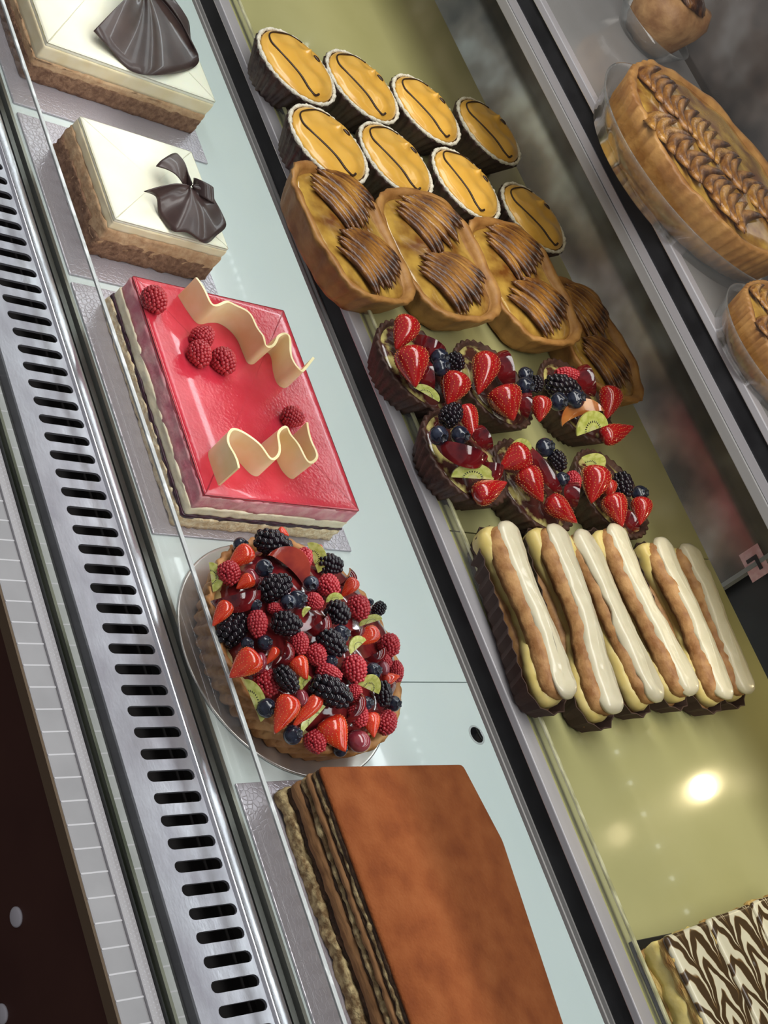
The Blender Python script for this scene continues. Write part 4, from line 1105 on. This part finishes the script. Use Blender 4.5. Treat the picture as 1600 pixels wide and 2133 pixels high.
# --- marbled slices
blackboard = tag(link('cake_board', bx(-.128, .08, .8500, 1.035, Z2 + .0002, Z2 + .0030, .0006), mat('black_board', (.010, .010, .010), .35), None, False), 'black board under the marbled icing slices', 'cake board')
puff = mat('puff_layers', (.30, .14, .03), .7, (.60, .42, .13), 130, (.35, .65), bump=.9, bscale=260, stretch=(.6, .6, 2.2))
mcust = mat('slice_custard', (.70, .54, .15), .4, (.80, .66, .26), 90, (.35, .65), bump=.3, bscale=160, sss=.15)
mice = marble_icing()
y0 = .8300
for i, (ya, yb, lb) in enumerate([(.8500, .9010, 'marbled icing slice at the left, next to the guard'), (.9025, .9600, 'middle marbled icing slice'), (.9615, 1.020, 'marbled icing slice at the right edge of the photo')]):
    zz = Z2 + .0032
    xa, xb = -.1235 - i * .0055, -.03
    t = thing('cream_slice', lb + ', on the black board', 'cream slice', ((xa + xb) / 2, (ya + yb) / 2, zz), 'marbled cream slices')
    t.rotation_euler = (0, 0, math.radians(5))
    hx, hy = (xb - xa) / 2, (yb - ya) / 2
    out = quad_outline([(-hx, -hy), (hx, -hy), (hx, hy), (-hx, hy)], .004, 16)
    for nm, a, b, m, o_, amp in (('pastry_base', 0, .006, puff, -.002, .0022), ('custard', .0050, .0190, mcust, -.001, .0036), ('pastry_top', .0180, .0245, puff, .0, .0024)):
        h = b - a
        bm = rings(out, [(o_ - .001, a), (o_, a + h * .3), (o_, a + h * .7), (o_ - .0012, b)], (.9, .7, .4)); nz(bm, amp, 110, i * 5 + int(a * 1e4)); nz(bm, amp * .5, 330, i + 2)
        for v in bm.verts: v.co.z = max(0, v.co.z)
        link(nm, bm, m, t)
    bm = rings(out, [(-.0012, .0238), (-.0002, .0245), (-.0008, .0268), (-.003, .0277)], (.95, .8, .6, .3)); nz(bm, .0010, 60, i + 8)
    link('icing', bm, mice, t)

# ================================================================== HIGHEST SHELF
tub = clear('clear_plastic', (.90, .90, .90), 1.0, .06, .06)
def big_apple(label, c, Rr, h, seed, nrow):
    t = thing('apple_tart', label, 'apple tart', (c.x, c.y, Z3), 'large apple tarts on the highest shelf')
    bm = lathe([(Rr * .86, .0006), (Rr * .98, .0008), (Rr * 1.06, h * .5), (Rr * 1.10, h * .62), (Rr * 1.12, h * .62), (Rr * 1.07, h * .48), (Rr * .99, .0004), (Rr * .86, .0002)], 72)
    link('plastic_tray', bm, tub, t)
    fl = lambda tt, j, r: r + (.0012 * math.sin(64 * tt) if 2 <= j <= 5 else 0)
    bm = lathe([(0, .001), (Rr * .84, .001), (Rr * .90, .004), (Rr * .94, h * .35), (Rr * .97, h * .7), (Rr, h), (Rr * .985, h + .002), (Rr * .94, h + .0015), (Rr * .90, h - .003), (0, h - .004)], 200, f=fl)
    for v in bm.verts:
        if v.co.z > h * .5: v.co.z += .003 * noise.noise(v.co * 40 + Vector((seed, 0, 0)))
    nz(bm, .0010, 90, seed); link('crust', bm, acrust, t)
    bm = lathe([(0, h - .0035), (Rr * .92, h - .0035), (Rr * .91, h - .001), (Rr * .8, h + .001), (Rr * .5, h + .0025), (0, h + .003)], 60); nz(bm, .0022, 60, seed)
    link('custard', bm, afill, t)
    t.rotation_euler = (0, 0, math.radians(38))
    rr = random.Random(seed)
    for row in range(nrow):
        yy = Rr * (-.60, .02, .6)[row]
        half = math.sqrt(max(0, .80 ** 2 - (yy / Rr) ** 2)) * Rr
        k = -half
        while k < half:
            add_slice(t, k, yy, h + .0058, math.radians(90 + rr.uniform(-14, 14)), -.42, rr.uniform(1.0, 1.25) * min(1.0, Rr / .095), 1 if rr.random() < .4 else 0); k += .0078
    return t
c = at(1497, 335, Z3 + .04)
big_apple('big round apple tart in a clear tray on the highest grey shelf', c, .100, .040, 3, 2)
c = at(1640, 735, Z3 + .02)
big_apple('smaller apple tart at the right photo edge on the highest shelf', c, .058, .030, 5, 2)
p = at(1352, 66, Z3 + .01); p.z = Z3
ap = thing('apple_turnover', 'tall brown baked pastry at the top edge on the highest shelf', 'pastry', p)
bm = lathe([(0, .001), (.020, .001), (.025, .006), (.031, .022), (.034, .036), (.033, .046), (.026, .054), (.012, .058), (0, .059)], 48)
nz(bm, .006, 40, 2); nz(bm, .002, 120, 4)
for v in bm.verts: v.co.z = max(v.co.z, .0004)
link('pastry', bm, mat('turnover_crust', (.22, .10, .035), .6, (.38, .21, .085), 60, (.35, .65), bump=.4, bscale=160), ap)
bm = lathe([(.019, .0545), (.024, .0560), (.014, .0625), (0, .0635)], 30); nz(bm, .004, 90, 3)
link('apple_topping', bm, aslice, ap)
bm = lathe([(.022, .0004), (.027, .0006), (.040, .020), (.041, .020), (.028, .0002), (.022, .0001)], 40)
link('plastic_tray', bm, tub, ap)

# ================================================================== LIGHT
def area(name, loc, rot, sx_, sy_, power, col):
    l = bpy.data.lights.new(name, 'AREA'); l.shape = 'RECTANGLE'; l.size, l.size_y = sx_, sy_; l.energy = power; l.color = col
    o = bpy.data.objects.new(name, l); C.objects.link(o); o.location = loc; o.rotation_euler = rot; return o
cool = (.90, .96, 1.0); warm = (1.0, .90, .70)
area('deck_tube', (-.55, .925, Z2 - .0120), (math.radians(-8), 0, 0), 1.9, .006, .62, cool)
area('deck_tube_front', (-.55, .874, Z2 - .0130), (math.radians(-16), 0, 0), 1.9, .026, .80, cool)
area('deck_fill_back', (-.55, 1.090, Z2 - .0125), (math.radians(-14), 0, 0), 1.9, .014, 1.1, cool)  # added fill light, brightens the back of the deck
area('shelf_tube', (-.55, 1.018, Z3 - .012), (math.radians(-5), 0, 0), 1.9, .014, .60, warm)
area('canopy_tube', (-.62, .690, .80), (math.radians(14), 0, 0), 1.7, .20, 9.6, (1.0, .97, .95))
w = bpy.data.worlds.new('room_glow'); bpy.context.scene.world = w; w.use_nodes = True
w.node_tree.nodes['Background'].inputs['Color'].default_value = (.95, .93, 1.0, 1); w.node_tree.nodes['Background'].inputs['Strength'].default_value = .30

# ================================================================== CAMERA
cam = bpy.data.cameras.new('camera'); co = bpy.data.objects.new('camera', cam); C.objects.link(co)
cam.sensor_fit = 'HORIZONTAL'; cam.sensor_width = 36; cam.lens = F / 1600 * 36; cam.clip_start = .01
co.matrix_world = Matrix.Translation(EYE) @ Matrix((RIGHT, -DOWN, -FWD)).transposed().to_4x4()
sc = bpy.context.scene; sc.camera = co
sc.view_settings.view_transform = 'Standard'
sc.cycles.transparent_max_bounces = 24
